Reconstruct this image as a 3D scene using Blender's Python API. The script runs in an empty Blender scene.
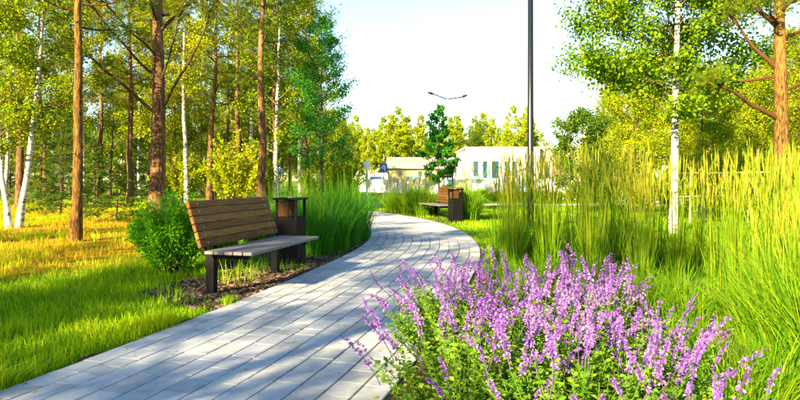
import bpy, math, random
import numpy as np
from mathutils import Vector, noise

# ------------------------------------------------------------------ camera, sky, sun, exposure
sc = bpy.context.scene
col = sc.collection
R = math.radians
CAM_H, FPX, HOR = 1.15, 600.0, 180.0          # eye height, focal length in photo pixels, horizon row
cam = bpy.data.cameras.new('camera')
cam.sensor_width = 36.0
cam.lens = 36.0 * FPX / 800.0
cam.shift_y = -(200.0 - HOR) / 800.0
cam.clip_start = 0.05
cam.clip_end = 2000.0
camo = bpy.data.objects.new('camera', cam)
camo.location = (0, 0, CAM_H)
camo.rotation_euler = (math.pi / 2, 0, 0)
col.objects.link(camo)
sc.camera = camo

SUN_EL, SUN_AZ = 25.0, 215.0                   # the sun stands low behind and to the left
world = bpy.data.worlds.new('World')
sc.world = world
world.use_nodes = True
wn = world.node_tree
sky = wn.nodes.new('ShaderNodeTexSky')
sky.sky_type = 'NISHITA'
sky.sun_disc = False
sky.sun_elevation = R(SUN_EL)
sky.sun_rotation = R(SUN_AZ)
sky.air_density = 1.3
sky.dust_density = 0.15
sky.ozone_density = 3.0
wn.links.new(sky.outputs[0], wn.nodes['Background'].inputs[0])
wn.nodes['Background'].inputs[1].default_value = 0.064

sun = bpy.data.lights.new('sun', 'SUN')
sun.energy = 5.0
sun.angle = R(0.6)
sun.color = (1.0, 0.78, 0.44)
suno = bpy.data.objects.new('sun', sun)
az, el = R(SUN_AZ), R(SUN_EL)
tosun = Vector((math.sin(az) * math.cos(el), math.cos(az) * math.cos(el), math.sin(el)))
suno.rotation_euler = tosun.to_track_quat('Z', 'Y').to_euler()
suno.location = tosun * 60
col.objects.link(suno)

sc.view_settings.view_transform = 'Standard'
sc.view_settings.look = 'None'
sc.view_settings.exposure = 2.58
sc.view_settings.gamma = 1.0
sc.view_settings.use_curve_mapping = False
sc.render.engine = 'CYCLES'
cy = sc.cycles
cy.max_bounces = 6
cy.diffuse_bounces = 3
cy.glossy_bounces = 2
cy.transmission_bounces = 4
cy.transparent_max_bounces = 4
cy.caustics_reflective = False
cy.caustics_refractive = False
cy.sample_clamp_indirect = 6.0
cy.use_denoising = True
try:
    cy.denoiser = 'OPENIMAGEDENOISE'
except Exception:
    pass

# ------------------------------------------------------------------ helpers
def gp(px, Y):
    """x in metres of photo column px at depth Y"""
    return (px - 400.0) / FPX * Y

def gy(py, h=0.0):
    """depth of a point h above the ground seen at photo row py"""
    return FPX * (CAM_H - h) / (py - HOR)

def lin(r, g, b):
    f = lambda c: c / 12.92 if c <= 0.04045 else ((c + 0.055) / 1.055) ** 2.4
    return (f(r / 255.0), f(g / 255.0), f(b / 255.0), 1.0)

def tag(o, label=None, cat=None, group=None, kind=None):
    if label: o['label'] = label
    if cat: o['category'] = cat
    if group: o['group'] = group
    if kind: o['kind'] = kind
    return o

def empty(name, loc=(0, 0, 0), rz=0.0, parent=None):
    o = bpy.data.objects.new(name, None)
    o.empty_display_size = 0.2
    o.location = loc
    o.rotation_euler = (0, 0, rz)
    col.objects.link(o)
    o.parent = parent
    return o

def mesh_np(name, V, faces, mat, tone=None, smooth=False):
    """V: (n,3); faces: list of (m,k) int arrays"""
    V = np.asarray(V, dtype=np.float32).reshape(-1, 3)
    me = bpy.data.meshes.new(name)
    fl = [np.asarray(f, dtype=np.int32) for f in faces if len(f)]
    nl = sum(f.size for f in fl)
    npoly = sum(len(f) for f in fl)
    me.vertices.add(len(V)); me.loops.add(nl); me.polygons.add(npoly)
    me.vertices.foreach_set('co', V.ravel())
    me.loops.foreach_set('vertex_index', np.concatenate([f.ravel() for f in fl]))
    tot = np.concatenate([np.full(len(f), f.shape[1], dtype=np.int32) for f in fl])
    st = np.concatenate([[0], np.cumsum(tot)[:-1]]).astype(np.int32)
    me.polygons.foreach_set('loop_start', st)
    try:
        me.polygons.foreach_set('loop_total', tot)
    except Exception:
        pass
    me.polygons.foreach_set('use_smooth', np.full(npoly, bool(smooth)))
    if tone is not None:
        a = me.attributes.new('tone', 'FLOAT', 'POINT')
        a.data.foreach_set('value', np.asarray(tone, dtype=np.float32))
    me.update(calc_edges=True)
    if mat: me.materials.append(mat)
    return me

def link(name, me, parent=None, loc=(0, 0, 0), rot=(0, 0, 0), scale=None):
    o = bpy.data.objects.new(name, me)
    col.objects.link(o)
    o.parent = parent
    o.location = loc
    o.rotation_euler = rot
    if scale is not None: o.scale = scale
    return o

class MB:
    """collects shapes and links them as one mesh object"""
    def __init__(s): s.v = []; s.f = []
    def box(s, x0, x1, y0, y1, z0, z1, ch=0.0):
        b = len(s.v)
        if ch <= 0:
            s.v += [(x, y, z) for x in (x0, x1) for y in (y0, y1) for z in (z0, z1)]
            s.f += [tuple(b + i for i in q) for q in ((0, 1, 3, 2), (4, 6, 7, 5), (0, 4, 5, 1), (2, 3, 7, 6), (0, 2, 6, 4), (1, 5, 7, 3))]
        else:
            # chamfered: 24 vertices, one per face corner
            X, Y, Z = (x0, x1), (y0, y1), (z0, z1)
            sg = (1, -1); idx = {}
            for i in (0, 1):
                for j in (0, 1):
                    for k in (0, 1):
                        for a in range(3):
                            p = [X[i] + sg[i] * ch, Y[j] + sg[j] * ch, Z[k] + sg[k] * ch]
                            if a == 0: p[0] = X[i]
                            if a == 1: p[1] = Y[j]
                            if a == 2: p[2] = Z[k]
                            idx[i, j, k, a] = len(s.v); s.v.append(tuple(p))
            I = lambda i, j, k, a: idx[i, j, k, a]
            for i in (0, 1):
                s.f.append((I(i, 0, 0, 0), I(i, 1, 0, 0), I(i, 1, 1, 0), I(i, 0, 1, 0)))
                s.f.append((I(0, i, 0, 1), I(1, i, 0, 1), I(1, i, 1, 1), I(0, i, 1, 1)))
                s.f.append((I(0, 0, i, 2), I(1, 0, i, 2), I(1, 1, i, 2), I(0, 1, i, 2)))
            for i in (0, 1):
                for j in (0, 1):
                    s.f.append((I(i, j, 0, 0), I(i, j, 1, 0), I(i, j, 1, 1), I(i, j, 0, 1)))
                    s.f.append((I(i, 0, j, 0), I(i, 1, j, 0), I(i, 1, j, 2), I(i, 0, j, 2)))
                    s.f.append((I(0, i, j, 1), I(1, i, j, 1), I(1, i, j, 2), I(0, i, j, 2)))
            for i in (0, 1):
                for j in (0, 1):
                    for k in (0, 1):
                        s.f.append((I(i, j, k, 0), I(i, j, k, 1), I(i, j, k, 2)))
        return s
    def tube(s, pts, rad, n=10, cap=True):
        pts = [Vector(p) for p in pts]
        if not hasattr(rad, '__len__'): rad = [rad] * len(pts)
        b = len(s.v)
        for i, p in enumerate(pts):
            t = (pts[min(i + 1, len(pts) - 1)] - pts[max(i - 1, 0)]).normalized()
            u = t.cross(Vector((0, 0, 1)) if abs(t.z) < 0.9 else Vector((1, 0, 0))).normalized()
            w = t.cross(u)
            for k in range(n):
                a = 2 * math.pi * k / n
                s.v.append(tuple(p + (u * math.cos(a) + w * math.sin(a)) * rad[i]))
        for i in range(len(pts) - 1):
            for k in range(n):
                s.f.append((b + i * n + k, b + i * n + (k + 1) % n, b + (i + 1) * n + (k + 1) % n, b + (i + 1) * n + k))
        if cap:
            s.f.append(tuple(b + k for k in range(n))[::-1])
            s.f.append(tuple(b + (len(pts) - 1) * n + k for k in range(n)))
        return s
    def prism(s, poly, z0, z1):
        b = len(s.v); n = len(poly)
        s.v += [(x, y, z0) for x, y in poly] + [(x, y, z1) for x, y in poly]
        s.f += [tuple(b + i for i in range(n))[::-1], tuple(b + n + i for i in range(n))]
        s.f += [(b + i, b + (i + 1) % n, b + n + (i + 1) % n, b + n + i) for i in range(n)]
        return s
    def mesh(s, name, mat, smooth=False):
        me = bpy.data.meshes.new(name)
        me.from_pydata(s.v, [], s.f)
        import bmesh
        bm = bmesh.new(); bm.from_mesh(me)
        bmesh.ops.recalc_face_normals(bm, faces=bm.faces)
        bm.to_mesh(me); bm.free()
        if smooth:
            for p in me.polygons: p.use_smooth = True
        me.materials.append(mat)
        return me
    def build(s, name, mat, parent=None, loc=(0, 0, 0), rot=(0, 0, 0), smooth=False):
        return link(name, s.mesh(name, mat, smooth), parent, loc, rot)

# ------------------------------------------------------------------ materials
def new_mat(name):
    m = bpy.data.materials.new(name)
    m.use_nodes = True
    nt = m.node_tree
    for n in list(nt.nodes):
        if n.type != 'OUTPUT_MATERIAL': nt.nodes.remove(n)
    return m, nt, nt.nodes['Material Output']

def N(nt, t, **kw):
    n = nt.nodes.new(t)
    for k, v in kw.items(): setattr(n, k, v)
    return n

def ramp(nt, stops):
    r = N(nt, 'ShaderNodeValToRGB')
    e = r.color_ramp.elements
    while len(e) < len(stops): e.new(0.5)
    for x, (p, c) in zip(e, stops):
        x.position = p; x.color = c
    return r

def surf(name, stops, scale=5.0, rough=0.7, bump=0.2, bscale=40.0, spec=0.3, metal=0.0, stretch=None, detail=6.0, tone=False, objrand=0.0, bdist=0.01, stain=0.0):
    """noise-coloured principled surface"""
    m, nt, out = new_mat(name)
    tc = N(nt, 'ShaderNodeTexCoord')
    mp = N(nt, 'ShaderNodeMapping')
    if stretch: mp.inputs['Scale'].default_value = stretch
    nt.links.new(tc.outputs['Object'], mp.inputs[0])
    src = mp.outputs[0]
    if objrand:
        oi = N(nt, 'ShaderNodeObjectInfo')
        va = N(nt, 'ShaderNodeVectorMath', operation='ADD')
        sc_ = N(nt, 'ShaderNodeMath', operation='MULTIPLY'); sc_.inputs[1].default_value = 50
        nt.links.new(oi.outputs['Random'], sc_.inputs[0])
        nt.links.new(src, va.inputs[0]); nt.links.new(sc_.outputs[0], va.inputs[1])
        src = va.outputs[0]
    nz = N(nt, 'ShaderNodeTexNoise')
    nz.inputs['Scale'].default_value = scale; nz.inputs['Detail'].default_value = detail; nz.inputs['Roughness'].default_value = 0.62
    nt.links.new(src, nz.inputs['Vector'])
    fac = nz.outputs['Fac']
    if tone:
        at = N(nt, 'ShaderNodeAttribute', attribute_name='tone')
        mx = N(nt, 'ShaderNodeMix'); mx.inputs[0].default_value = tone
        nt.links.new(fac, mx.inputs[2]); nt.links.new(at.outputs['Fac'], mx.inputs[3])
        fac = mx.outputs[0]
    if objrand:
        mx = N(nt, 'ShaderNodeMix'); mx.inputs[0].default_value = objrand
        nt.links.new(fac, mx.inputs[2]); nt.links.new(oi.outputs['Random'], mx.inputs[3])
        fac = mx.outputs[0]
    if stain:                                              # broad weathering marks
        n3 = N(nt, 'ShaderNodeTexNoise'); n3.inputs['Scale'].default_value = 1.7; n3.inputs['Detail'].default_value = 8; n3.inputs['Roughness'].default_value = .7
        nt.links.new(src, n3.inputs['Vector'])
        mx = N(nt, 'ShaderNodeMix'); mx.inputs[0].default_value = stain
        nt.links.new(fac, mx.inputs[2]); nt.links.new(n3.outputs['Fac'], mx.inputs[3])
        fac = mx.outputs[0]
    rp = ramp(nt, stops)
    nt.links.new(fac, rp.inputs[0])
    b = N(nt, 'ShaderNodeBsdfPrincipled')
    b.inputs['Roughness'].default_value = rough
    b.inputs['Specular IOR Level'].default_value = spec
    b.inputs['Metallic'].default_value = metal
    nt.links.new(rp.outputs[0], b.inputs['Base Color'])
    if bump:
        n2 = N(nt, 'ShaderNodeTexNoise')
        n2.inputs['Scale'].default_value = bscale; n2.inputs['Detail'].default_value = 4
        nt.links.new(src, n2.inputs['Vector'])
        bp = N(nt, 'ShaderNodeBump'); bp.inputs['Strength'].default_value = bump; bp.inputs['Distance'].default_value = bdist
        nt.links.new(n2.outputs['Fac'], bp.inputs['Height'])
        nt.links.new(bp.outputs[0], b.inputs['Normal'])
    nt.links.new(b.outputs[0], out.inputs[0])
    return m

def leafmat(name, stops, trans=0.45, rough=0.55, spec=0.10, rnd=0.35, tcol=None):
    """leaf with light shining through; tone per leaf plus a shift per plant"""
    m, nt, out = new_mat(name)
    at = N(nt, 'ShaderNodeAttribute', attribute_name='tone')
    oi = N(nt, 'ShaderNodeObjectInfo')
    mx = N(nt, 'ShaderNodeMix'); mx.inputs[0].default_value = rnd
    nt.links.new(at.outputs['Fac'], mx.inputs[2]); nt.links.new(oi.outputs['Random'], mx.inputs[3])
    rp = ramp(nt, stops)
    nt.links.new(mx.outputs[0], rp.inputs[0])
    b = N(nt, 'ShaderNodeBsdfPrincipled')
    b.inputs['Roughness'].default_value = rough
    b.inputs['Specular IOR Level'].default_value = spec
    nt.links.new(rp.outputs[0], b.inputs['Base Color'])
    t = N(nt, 'ShaderNodeBsdfTranslucent')
    if tcol:
        mc = N(nt, 'ShaderNodeMix', data_type='RGBA', blend_type='MULTIPLY'); mc.inputs[0].default_value = 1.0
        nt.links.new(rp.outputs[0], mc.inputs[6]); mc.inputs[7].default_value = tcol
        nt.links.new(mc.outputs[2], t.inputs[0])
    else:
        nt.links.new(rp.outputs[0], t.inputs[0])
    ms = N(nt, 'ShaderNodeMixShader'); ms.inputs[0].default_value = trans
    nt.links.new(b.outputs[0], ms.inputs[1]); nt.links.new(t.outputs[0], ms.inputs[2])
    nt.links.new(ms.outputs[0], out.inputs[0])
    return m

def plain(name, c, rough=0.5, metal=0.0, spec=0.4, bump=0.05):
    d = tuple(x * 0.82 for x in c[:3]) + (1,)
    return surf(name, [(0.3, d), (0.7, c)], scale=6, rough=rough, metal=metal, spec=spec, bump=bump, bscale=60)

C = lambda r, g, b: (r, g, b, 1.0)
M = {}
M['ground'] = surf('ground_soil', [(0.30, C(.03, .075, .003)), (0.5, C(.09, .17, .004)), (0.72, C(.20, .25, .008))], scale=1.3, rough=0.95, bump=0.9, bscale=30, spec=0.05, bdist=0.05)
M['floor'] = surf('forest_litter', [(0.28, C(.05, .026, .004)), (0.46, C(.24, .12, .008)), (0.60, C(.38, .22, .010)), (0.75, C(.14, .16, .006))], scale=2.6, rough=0.95, bump=0.9, bscale=28, spec=0.05, bdist=0.05)
M['soil'] = surf('bed_soil', [(0.3, C(.025, .014, .008)), (0.55, C(.075, .045, .022)), (0.75, C(.16, .11, .06))], scale=9, rough=0.95, bump=0.9, bscale=60, spec=0.05, bdist=0.02)
M['joint'] = surf('joint_sand', [(0.3, C(.03, .026, .02)), (0.55, C(.06, .052, .04)), (0.72, C(.045, .06, .015))], scale=3, rough=0.95, bump=0.4, spec=0.05)
M['paver'] = surf('concrete_paver', [(0.30, C(.20, .215, .225)), (0.5, C(.31, .328, .34)), (0.70, C(.41, .42, .42))], scale=14, rough=0.85, bump=0.25, bscale=160, spec=0.2, tone=0.30, bdist=0.003, stain=.35)
M['slab'] = surf('pavement_slab', [(0.3, C(.33, .32, .31)), (0.7, C(.45, .44, .42))], scale=3, rough=0.9, bump=0.2, spec=0.15)
M['asphalt'] = surf('asphalt', [(0.3, C(.05, .05, .052)), (0.7, C(.09, .09, .09))], scale=4, rough=0.9, bump=0.4, bscale=90, spec=0.2)
M['kerb'] = surf('kerb_stone', [(0.3, C(.32, .31, .30)), (0.7, C(.46, .45, .43))], scale=5, rough=0.9, bump=0.2, spec=0.15)
M['paint'] = plain('road_paint', C(.75, .75, .74), rough=0.7, spec=0.2)
M['wood'] = surf('bench_timber', [(0.25, C(.07, .026, .006)), (0.5, C(.17, .070, .016)), (0.78, C(.30, .14, .038))], scale=3.0, stretch=(22, 1.6, 22), rough=0.65, bump=0.35, bscale=18, spec=0.15, objrand=0.22, bdist=0.004)
M['shaded_timber'] = surf('shaded_bench_timber', [(0.25, C(.035, .014, .004)), (0.5, C(.075, .032, .010)), (0.78, C(.12, .055, .018))], scale=3.0, stretch=(22, 1.6, 22), rough=0.65, bump=0.35, bscale=18, spec=0.12, objrand=0.2, bdist=0.004)  # bench timber darkened: shade on far bench and bin panels put into the colour
M['seatwood'] = surf('worn_sky_grey_timber', [(0.25, C(.06, .05, .048)), (0.5, C(.10, .095, .10)), (0.78, C(.15, .145, .15))], scale=3.0, stretch=(22, 1.6, 22), rough=0.42, bump=0.3, bscale=18, spec=0.5, objrand=0.25, bdist=0.004)  # worn timber, with the grey-blue sky reflection put into its colour
M['steel'] = plain('black_steel', C(.003, .003, .0035), rough=0.55, spec=0.12)
M['binsteel'] = plain('charcoal_bin_steel', C(.0045, .004, .0045), rough=0.6, spec=0.12)
M['post'] = plain('lamp_post_paint', C(.008, .009, .011), rough=0.3, spec=0.4)
M['galv'] = plain('galvanised_steel', C(.42, .43, .44), rough=0.45, metal=0.6)
M['whitemetal'] = plain('white_post_paint', C(.75, .76, .76), rough=0.5)
M['blue'] = plain('sign_blue', C(.012, .08, .42), rough=0.4)
M['white'] = plain('sign_white', C(.8, .8, .8), rough=0.4)
M['render_wall'] = surf('cream_render', [(0.3, C(.33, .30, .26)), (0.7, C(.39, .36, .31))], scale=0.6, rough=0.9, bump=0.15, spec=0.1)
M['beige_wall'] = surf('beige_render', [(0.3, C(.27, .20, .14)), (0.7, C(.33, .25, .18))], scale=0.6, rough=0.9, bump=0.1, spec=0.1)
M['pink_wall'] = surf('pinkish_render', [(0.3, C(.30, .19, .14)), (0.7, C(.36, .24, .18))], scale=0.6, rough=0.9, bump=0.1, spec=0.1)
M['grey_wall'] = surf('grey_render', [(0.3, C(.40, .37, .36)), (0.7, C(.50, .46, .44))], scale=0.6, rough=0.9, bump=0.1, spec=0.1)
M['yellow_wall'] = surf('yellow_boarding', [(0.3, C(.58, .46, .16)), (0.7, C(.70, .57, .22))], scale=1.2, rough=0.8, bump=0.1, spec=0.15)
M['roofmetal'] = surf('grey_roof_sheet', [(0.3, C(.19, .17, .155)), (0.7, C(.25, .22, .20))], scale=0.8, rough=0.6, bump=0.1, spec=0.3)
M['trim'] = plain('white_trim', C(.72, .71, .68), rough=0.6)
M['fencewood'] = plain('weathered_rail', C(.34, .29, .18), rough=0.8, spec=0.1)
M['fence_white'] = plain('fence_white', C(.66, .66, .64), rough=0.6, spec=0.2)
M['fence_grey'] = plain('fence_grey', C(.40, .42, .44), rough=0.6, spec=0.2)
M['fence_blue'] = plain('fence_pale_blue', C(.42, .54, .60), rough=0.6, spec=0.2)
M['glass'] = plain('window_glass', C(.008, .07, .10), rough=0.08, spec=0.8, bump=0)
M['carglass'] = plain('car_glass', C(.16, .30, .34), rough=0.06, spec=0.8, bump=0)  # pale sky reflection put into the glass colour
M['tyre'] = plain('tyre_rubber', C(.015, .015, .016), rough=0.85, spec=0.2)
M['lamp'] = plain('lamp_glass', C(.6, .6, .58), rough=0.15, spec=0.7, bump=0)
M['redlamp'] = plain('tail_lamp', C(.35, .015, .012), rough=0.2, spec=0.6, bump=0)
for k, c in dict(car_white=C(.72, .73, .73), car_silver=C(.42, .45, .48), car_blue=C(.22, .38, .50), car_grey=C(.16, .18, .21)).items():
    M[k] = plain(k + '_paint', c, rough=0.22, spec=0.6, bump=0)

def bark(name, stops, sx=6, sz=1.2, bump=0.9, split=None, limb=None):
    """vertical furrowed bark; split = (height, stops of the upper bark)"""
    m, nt, out = new_mat(name)
    tc = N(nt, 'ShaderNodeTexCoord')
    mp = N(nt, 'ShaderNodeMapping'); mp.inputs['Scale'].default_value = (sx, sx, sz)
    nt.links.new(tc.outputs['Object'], mp.inputs[0])
    nz = N(nt, 'ShaderNodeTexNoise'); nz.inputs['Scale'].default_value = 3; nz.inputs['Detail'].default_value = 7; nz.inputs['Roughness'].default_value = 0.65
    nt.links.new(mp.outputs[0], nz.inputs['Vector'])
    rp = ramp(nt, stops); nt.links.new(nz.outputs['Fac'], rp.inputs[0])
    c = rp.outputs[0]
    if split:
        r2 = ramp(nt, split[1]); nt.links.new(nz.outputs['Fac'], r2.inputs[0])
        sx_ = N(nt, 'ShaderNodeSeparateXYZ'); nt.links.new(tc.outputs['Object'], sx_.inputs[0])
        mr = N(nt, 'ShaderNodeMapRange'); mr.inputs[1].default_value = split[0] - 0.9; mr.inputs[2].default_value = split[0] + 0.9
        nt.links.new(sx_.outputs[2], mr.inputs[0])
        mx = N(nt, 'ShaderNodeMix', data_type='RGBA')
        nt.links.new(mr.outputs[0], mx.inputs[0]); nt.links.new(c, mx.inputs[6]); nt.links.new(r2.outputs[0], mx.inputs[7])
        c = mx.outputs[2]
    if limb:
        at_ = N(nt, 'ShaderNodeAttribute', attribute_name='tone')
        mx = N(nt, 'ShaderNodeMix', data_type='RGBA')
        nt.links.new(at_.outputs['Fac'], mx.inputs[0]); nt.links.new(c, mx.inputs[6]); mx.inputs[7].default_value = limb
        c = mx.outputs[2]
    b = N(nt, 'ShaderNodeBsdfPrincipled'); b.inputs['Roughness'].default_value = 0.9; b.inputs['Specular IOR Level'].default_value = 0.1
    nt.links.new(c, b.inputs['Base Color'])
    bp = N(nt, 'ShaderNodeBump'); bp.inputs['Strength'].default_value = bump; bp.inputs['Distance'].default_value = 0.03
    nt.links.new(nz.outputs['Fac'], bp.inputs['Height']); nt.links.new(bp.outputs[0], b.inputs['Normal'])
    nt.links.new(b.outputs[0], out.inputs[0])
    return m

M['pine_bark'] = bark('pine_bark', [(0.34, C(.022, .012, .007)), (0.5, C(.12, .065, .03)), (0.66, C(.26, .145, .065))], sx=8, sz=1.6, split=(5.2, [(0.3, C(.09, .05, .022)), (0.6, C(.25, .15, .065))]), limb=C(.065, .042, .026))
M['young_pine_bark'] = bark('young_pine_bark', [(0.36, C(.02, .010, .004)), (0.48, C(.10, .052, .014)), (0.64, C(.24, .135, .034))], sx=11, sz=2.2, split=(3.4, [(0.34, C(.05, .024, .008)), (0.6, C(.25, .135, .035))]), limb=C(.075, .036, .014))
M['birch_bark'] = bark('birch_bark', [(0.36, C(.02, .017, .014)), (0.44, C(.24, .22, .18)), (0.52, C(.46, .44, .38)), (0.8, C(.58, .55, .49))], sx=1.6, sz=5.0, bump=0.3, limb=C(.14, .095, .055))
M['dark_bark'] = bark('dark_bark', [(0.3, C(.035, .026, .018)), (0.7, C(.13, .10, .065))])

# foliage
M['birch_leaf'] = leafmat('birch_leaf', [(0.1, C(.055, .15, .004)), (0.5, C(.18, .29, .005)), (0.9, C(.36, .41, .008))])
M['wood_leaf'] = leafmat('woodland_leaf', [(0.1, C(.055, .14, .004)), (0.5, C(.22, .295, .004)), (0.9, C(.46, .445, .005))])
M['far_leaf'] = leafmat('far_wood_leaf', [(0.1, C(.10, .20, .004)), (0.5, C(.25, .34, .006)), (0.9, C(.46, .47, .008))])
M['green_leaf'] = leafmat('deep_green_leaf', [(0.1, C(.015, .12, .012)), (0.5, C(.035, .21, .018)), (0.9, C(.10, .32, .02))], rnd=0.1)
M['olive_leaf'] = leafmat('olive_leaf', [(0.1, C(.03, .085, .006)), (0.5, C(.07, .15, .008)), (0.9, C(.17, .24, .010))], rnd=0.1)
M['needle'] = leafmat('pine_needle', [(0.1, C(.03, .09, .008)), (0.5, C(.12, .18, .006)), (0.9, C(.30, .29, .008))], trans=0.35)
M['spruce'] = leafmat('spruce_needle', [(0.1, C(.02, .07, .006)), (0.5, C(.06, .13, .008)), (0.9, C(.15, .20, .008))], trans=0.3)
M['shrub'] = leafmat('shrub_leaf', [(0.1, C(.04, .21, .005)), (0.5, C(.15, .44, .008)), (0.9, C(.30, .56, .010))], rnd=0.15)
M['lawn'] = leafmat('lawn_blade', [(0.05, C(.05, .18, .002)), (0.5, C(.21, .40, .003)), (0.95, C(.48, .54, .006))], rnd=0.0)
M['dry'] = leafmat('dry_blade', [(0.05, C(.16, .26, .003)), (0.35, C(.38, .33, .004)), (0.7, C(.56, .37, .006)), (0.95, C(.62, .46, .03))], rnd=0.0)
M['reed'] = leafmat('reed_blade', [(0.05, C(.035, .14, .004)), (0.5, C(.10, .24, .005)), (0.95, C(.27, .35, .008))], rnd=0.2)
M['plume'] = leafmat('reed_plume', [(0.05, C(.09, .21, .005)), (0.5, C(.20, .29, .008)), (0.95, C(.42, .33, .04))], rnd=0.1)
M['shade_reed'] = leafmat('shaded_reed_blade', [(0.05, C(.02, .14, .010)), (0.5, C(.05, .25, .014)), (0.95, C(.14, .35, .016))], rnd=0.2)  # reed blades with the shade at the bend put into their colour
M['mint_leaf'] = leafmat('catmint_leaf', [(0.05, C(.05, .15, .012)), (0.5, C(.13, .26, .016)), (0.95, C(.25, .36, .03))], rnd=0.15)
M['mint_flower'] = leafmat('catmint_flower', [(0.0, C(.05, .10, .03)), (0.09, C(.16, .06, .16)), (0.12, C(.13, .05, .34)), (0.5, C(.33, .15, .48)), (0.8, C(.52, .28, .60)), (1.0, C(.66, .45, .70))], trans=0.35, rnd=0.22)
M['stone'] = surf('mulch_chip', [(0.3, C(.022, .013, .008)), (0.55, C(.065, .040, .022)), (0.8, C(.16, .11, .07))], scale=20, rough=0.9, bump=0.2, tone=0.7)

rng = np.random.default_rng(7)
random.seed(7)

# ------------------------------------------------------------------ leaf, blade and branch builders (numpy)
def unit(a):
    return a / np.maximum(np.linalg.norm(a, axis=-1, keepdims=True), 1e-9)

def leaf_quads(P, D, L, W, g, up=0.35, fold=0.15):
    """one kite-shaped leaf per point P along direction D"""
    n = len(P)
    D = unit(D)
    r = unit(g.normal(size=(n, 3)) + np.array([0, 0, up]))
    S = unit(np.cross(D, r)); U = np.cross(S, D)
    L = np.broadcast_to(L, (n,))[:, None]; W = np.broadcast_to(W, (n,))[:, None]
    mid = P + D * L * 0.45
    V = np.stack([P, mid + S * W * .5 + U * W * fold, P + D * L, mid - S * W * .5 + U * W * fold], 1).reshape(-1, 3)
    F = np.arange(4 * n).reshape(n, 4)
    return V, F

def needle_tris(P, D, L, W, g):
    n = len(P)
    D = unit(D)
    S = unit(np.cross(D, g.normal(size=(n, 3))))
    L = np.broadcast_to(L, (n,))[:, None]; W = np.broadcast_to(W, (n,))[:, None]
    V = np.stack([P + S * W * .5, P - S * W * .5, P + D * L], 1).reshape(-1, 3)
    return V, np.arange(3 * n).reshape(n, 3)

def blades(P, H, W, lean, g, seg=2, az=None, droop=0.5, outward=None):
    """grass blades: P (n,2or3) roots, H heights, lean = horizontal reach / height"""
    n = len(P)
    P = np.asarray(P, float)
    if P.shape[1] == 2: P = np.column_stack([P, np.zeros(n)])
    H = np.broadcast_to(H, (n,)); W = np.broadcast_to(W, (n,)); lean = np.broadcast_to(lean, (n,))
    a = g.uniform(0, 2 * math.pi, n) if az is None else az
    o = np.column_stack([np.cos(a), np.sin(a), np.zeros(n)])
    b = g.uniform(0, 2 * math.pi, n)
    s = np.column_stack([np.cos(b), np.sin(b), np.zeros(n)])
    rows = []
    for k in range(seg + 1):
        t = k / seg
        c = P + o * (H * lean * t ** 1.8)[:, None]
        c[:, 2] += H * (t - droop * np.minimum(lean, 1.2) * t ** 3 * 0.6)
        w = W * (1 - t ** 1.6) * 0.5 + (W * 0.04)
        if k < seg:
            rows += [c - s * w[:, None], c + s * w[:, None]]
        else:
            rows += [c]
    m = len(rows)
    V = np.stack(rows, 1).reshape(-1, 3)
    base = np.arange(n)[:, None] * m
    q = [base + np.array([[2 * k, 2 * k + 1, 2 * k + 3, 2 * k + 2]]) for k in range(seg - 1)]
    t3 = base + np.array([[2 * seg - 2, 2 * seg - 1, 2 * seg]])
    fs = ([np.concatenate(q)] if q else []) + [t3]
    return V, fs, m

def cat_geo(parts):
    """parts: list of (V, [faces], tone array)"""
    Vs, by, Ts, off = [], {}, [], 0
    for V, fs, t in parts:
        Vs.append(V); Ts.append(np.broadcast_to(t, (len(V),)))
        for f in fs:
            by.setdefault(f.shape[1], []).append(f + off)
        off += len(V)
    return np.concatenate(Vs), [np.concatenate(v) for v in by.values()], np.concatenate(Ts)

def tubes(polys, sides):
    """polys: list of (points (k,3), radii (k,)) -> V, F"""
    Vs, Fs, off = [], [], 0
    for (P, r), n in zip(polys, sides):
        P = np.asarray(P, float); r = np.asarray(r, float); k = len(P)
        T = unit(np.gradient(P, axis=0))
        ref = np.where(np.abs(T[:, 2:3]) < 0.9, np.array([[0, 0, 1.0]]), np.array([[1.0, 0, 0]]))
        if abs(T[0, 2]) >= 0.9 or abs(T[-1, 2]) >= 0.9:
            ref = np.tile(np.array([[1.0, 0.13, 0]]), (k, 1))
        U = unit(np.cross(T, ref)); Wv = np.cross(T, U)
        a = np.linspace(0, 2 * math.pi, n, endpoint=False)
        ring = P[:, None, :] + r[:, None, None] * (np.cos(a)[None, :, None] * U[:, None, :] + np.sin(a)[None, :, None] * Wv[:, None, :])
        Vs.append(ring.reshape(-1, 3))
        i = np.arange(k - 1)[:, None] * n; j = np.arange(n)[None, :]; j2 = (j + 1) % n
        Fs.append(np.stack([i + j, i + j2, i + n + j2, i + n + j], -1).reshape(-1, 4) + off)
        off += k * n
    return np.concatenate(Vs), np.concatenate(Fs)

def wobble_line(p0, p1, k, amp, g, bow=0.0):
    t = np.linspace(0, 1, k)[:, None]
    P = p0 + (p1 - p0) * t
    d = np.linalg.norm(p1 - p0)
    off = np.cumsum(g.normal(size=(k, 3)), 0) * amp * d / math.sqrt(k)
    off -= off[:1]
    P = P + off
    P[:, 2] += bow * d * np.sin(t[:, 0] * math.pi)
    return P

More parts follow.
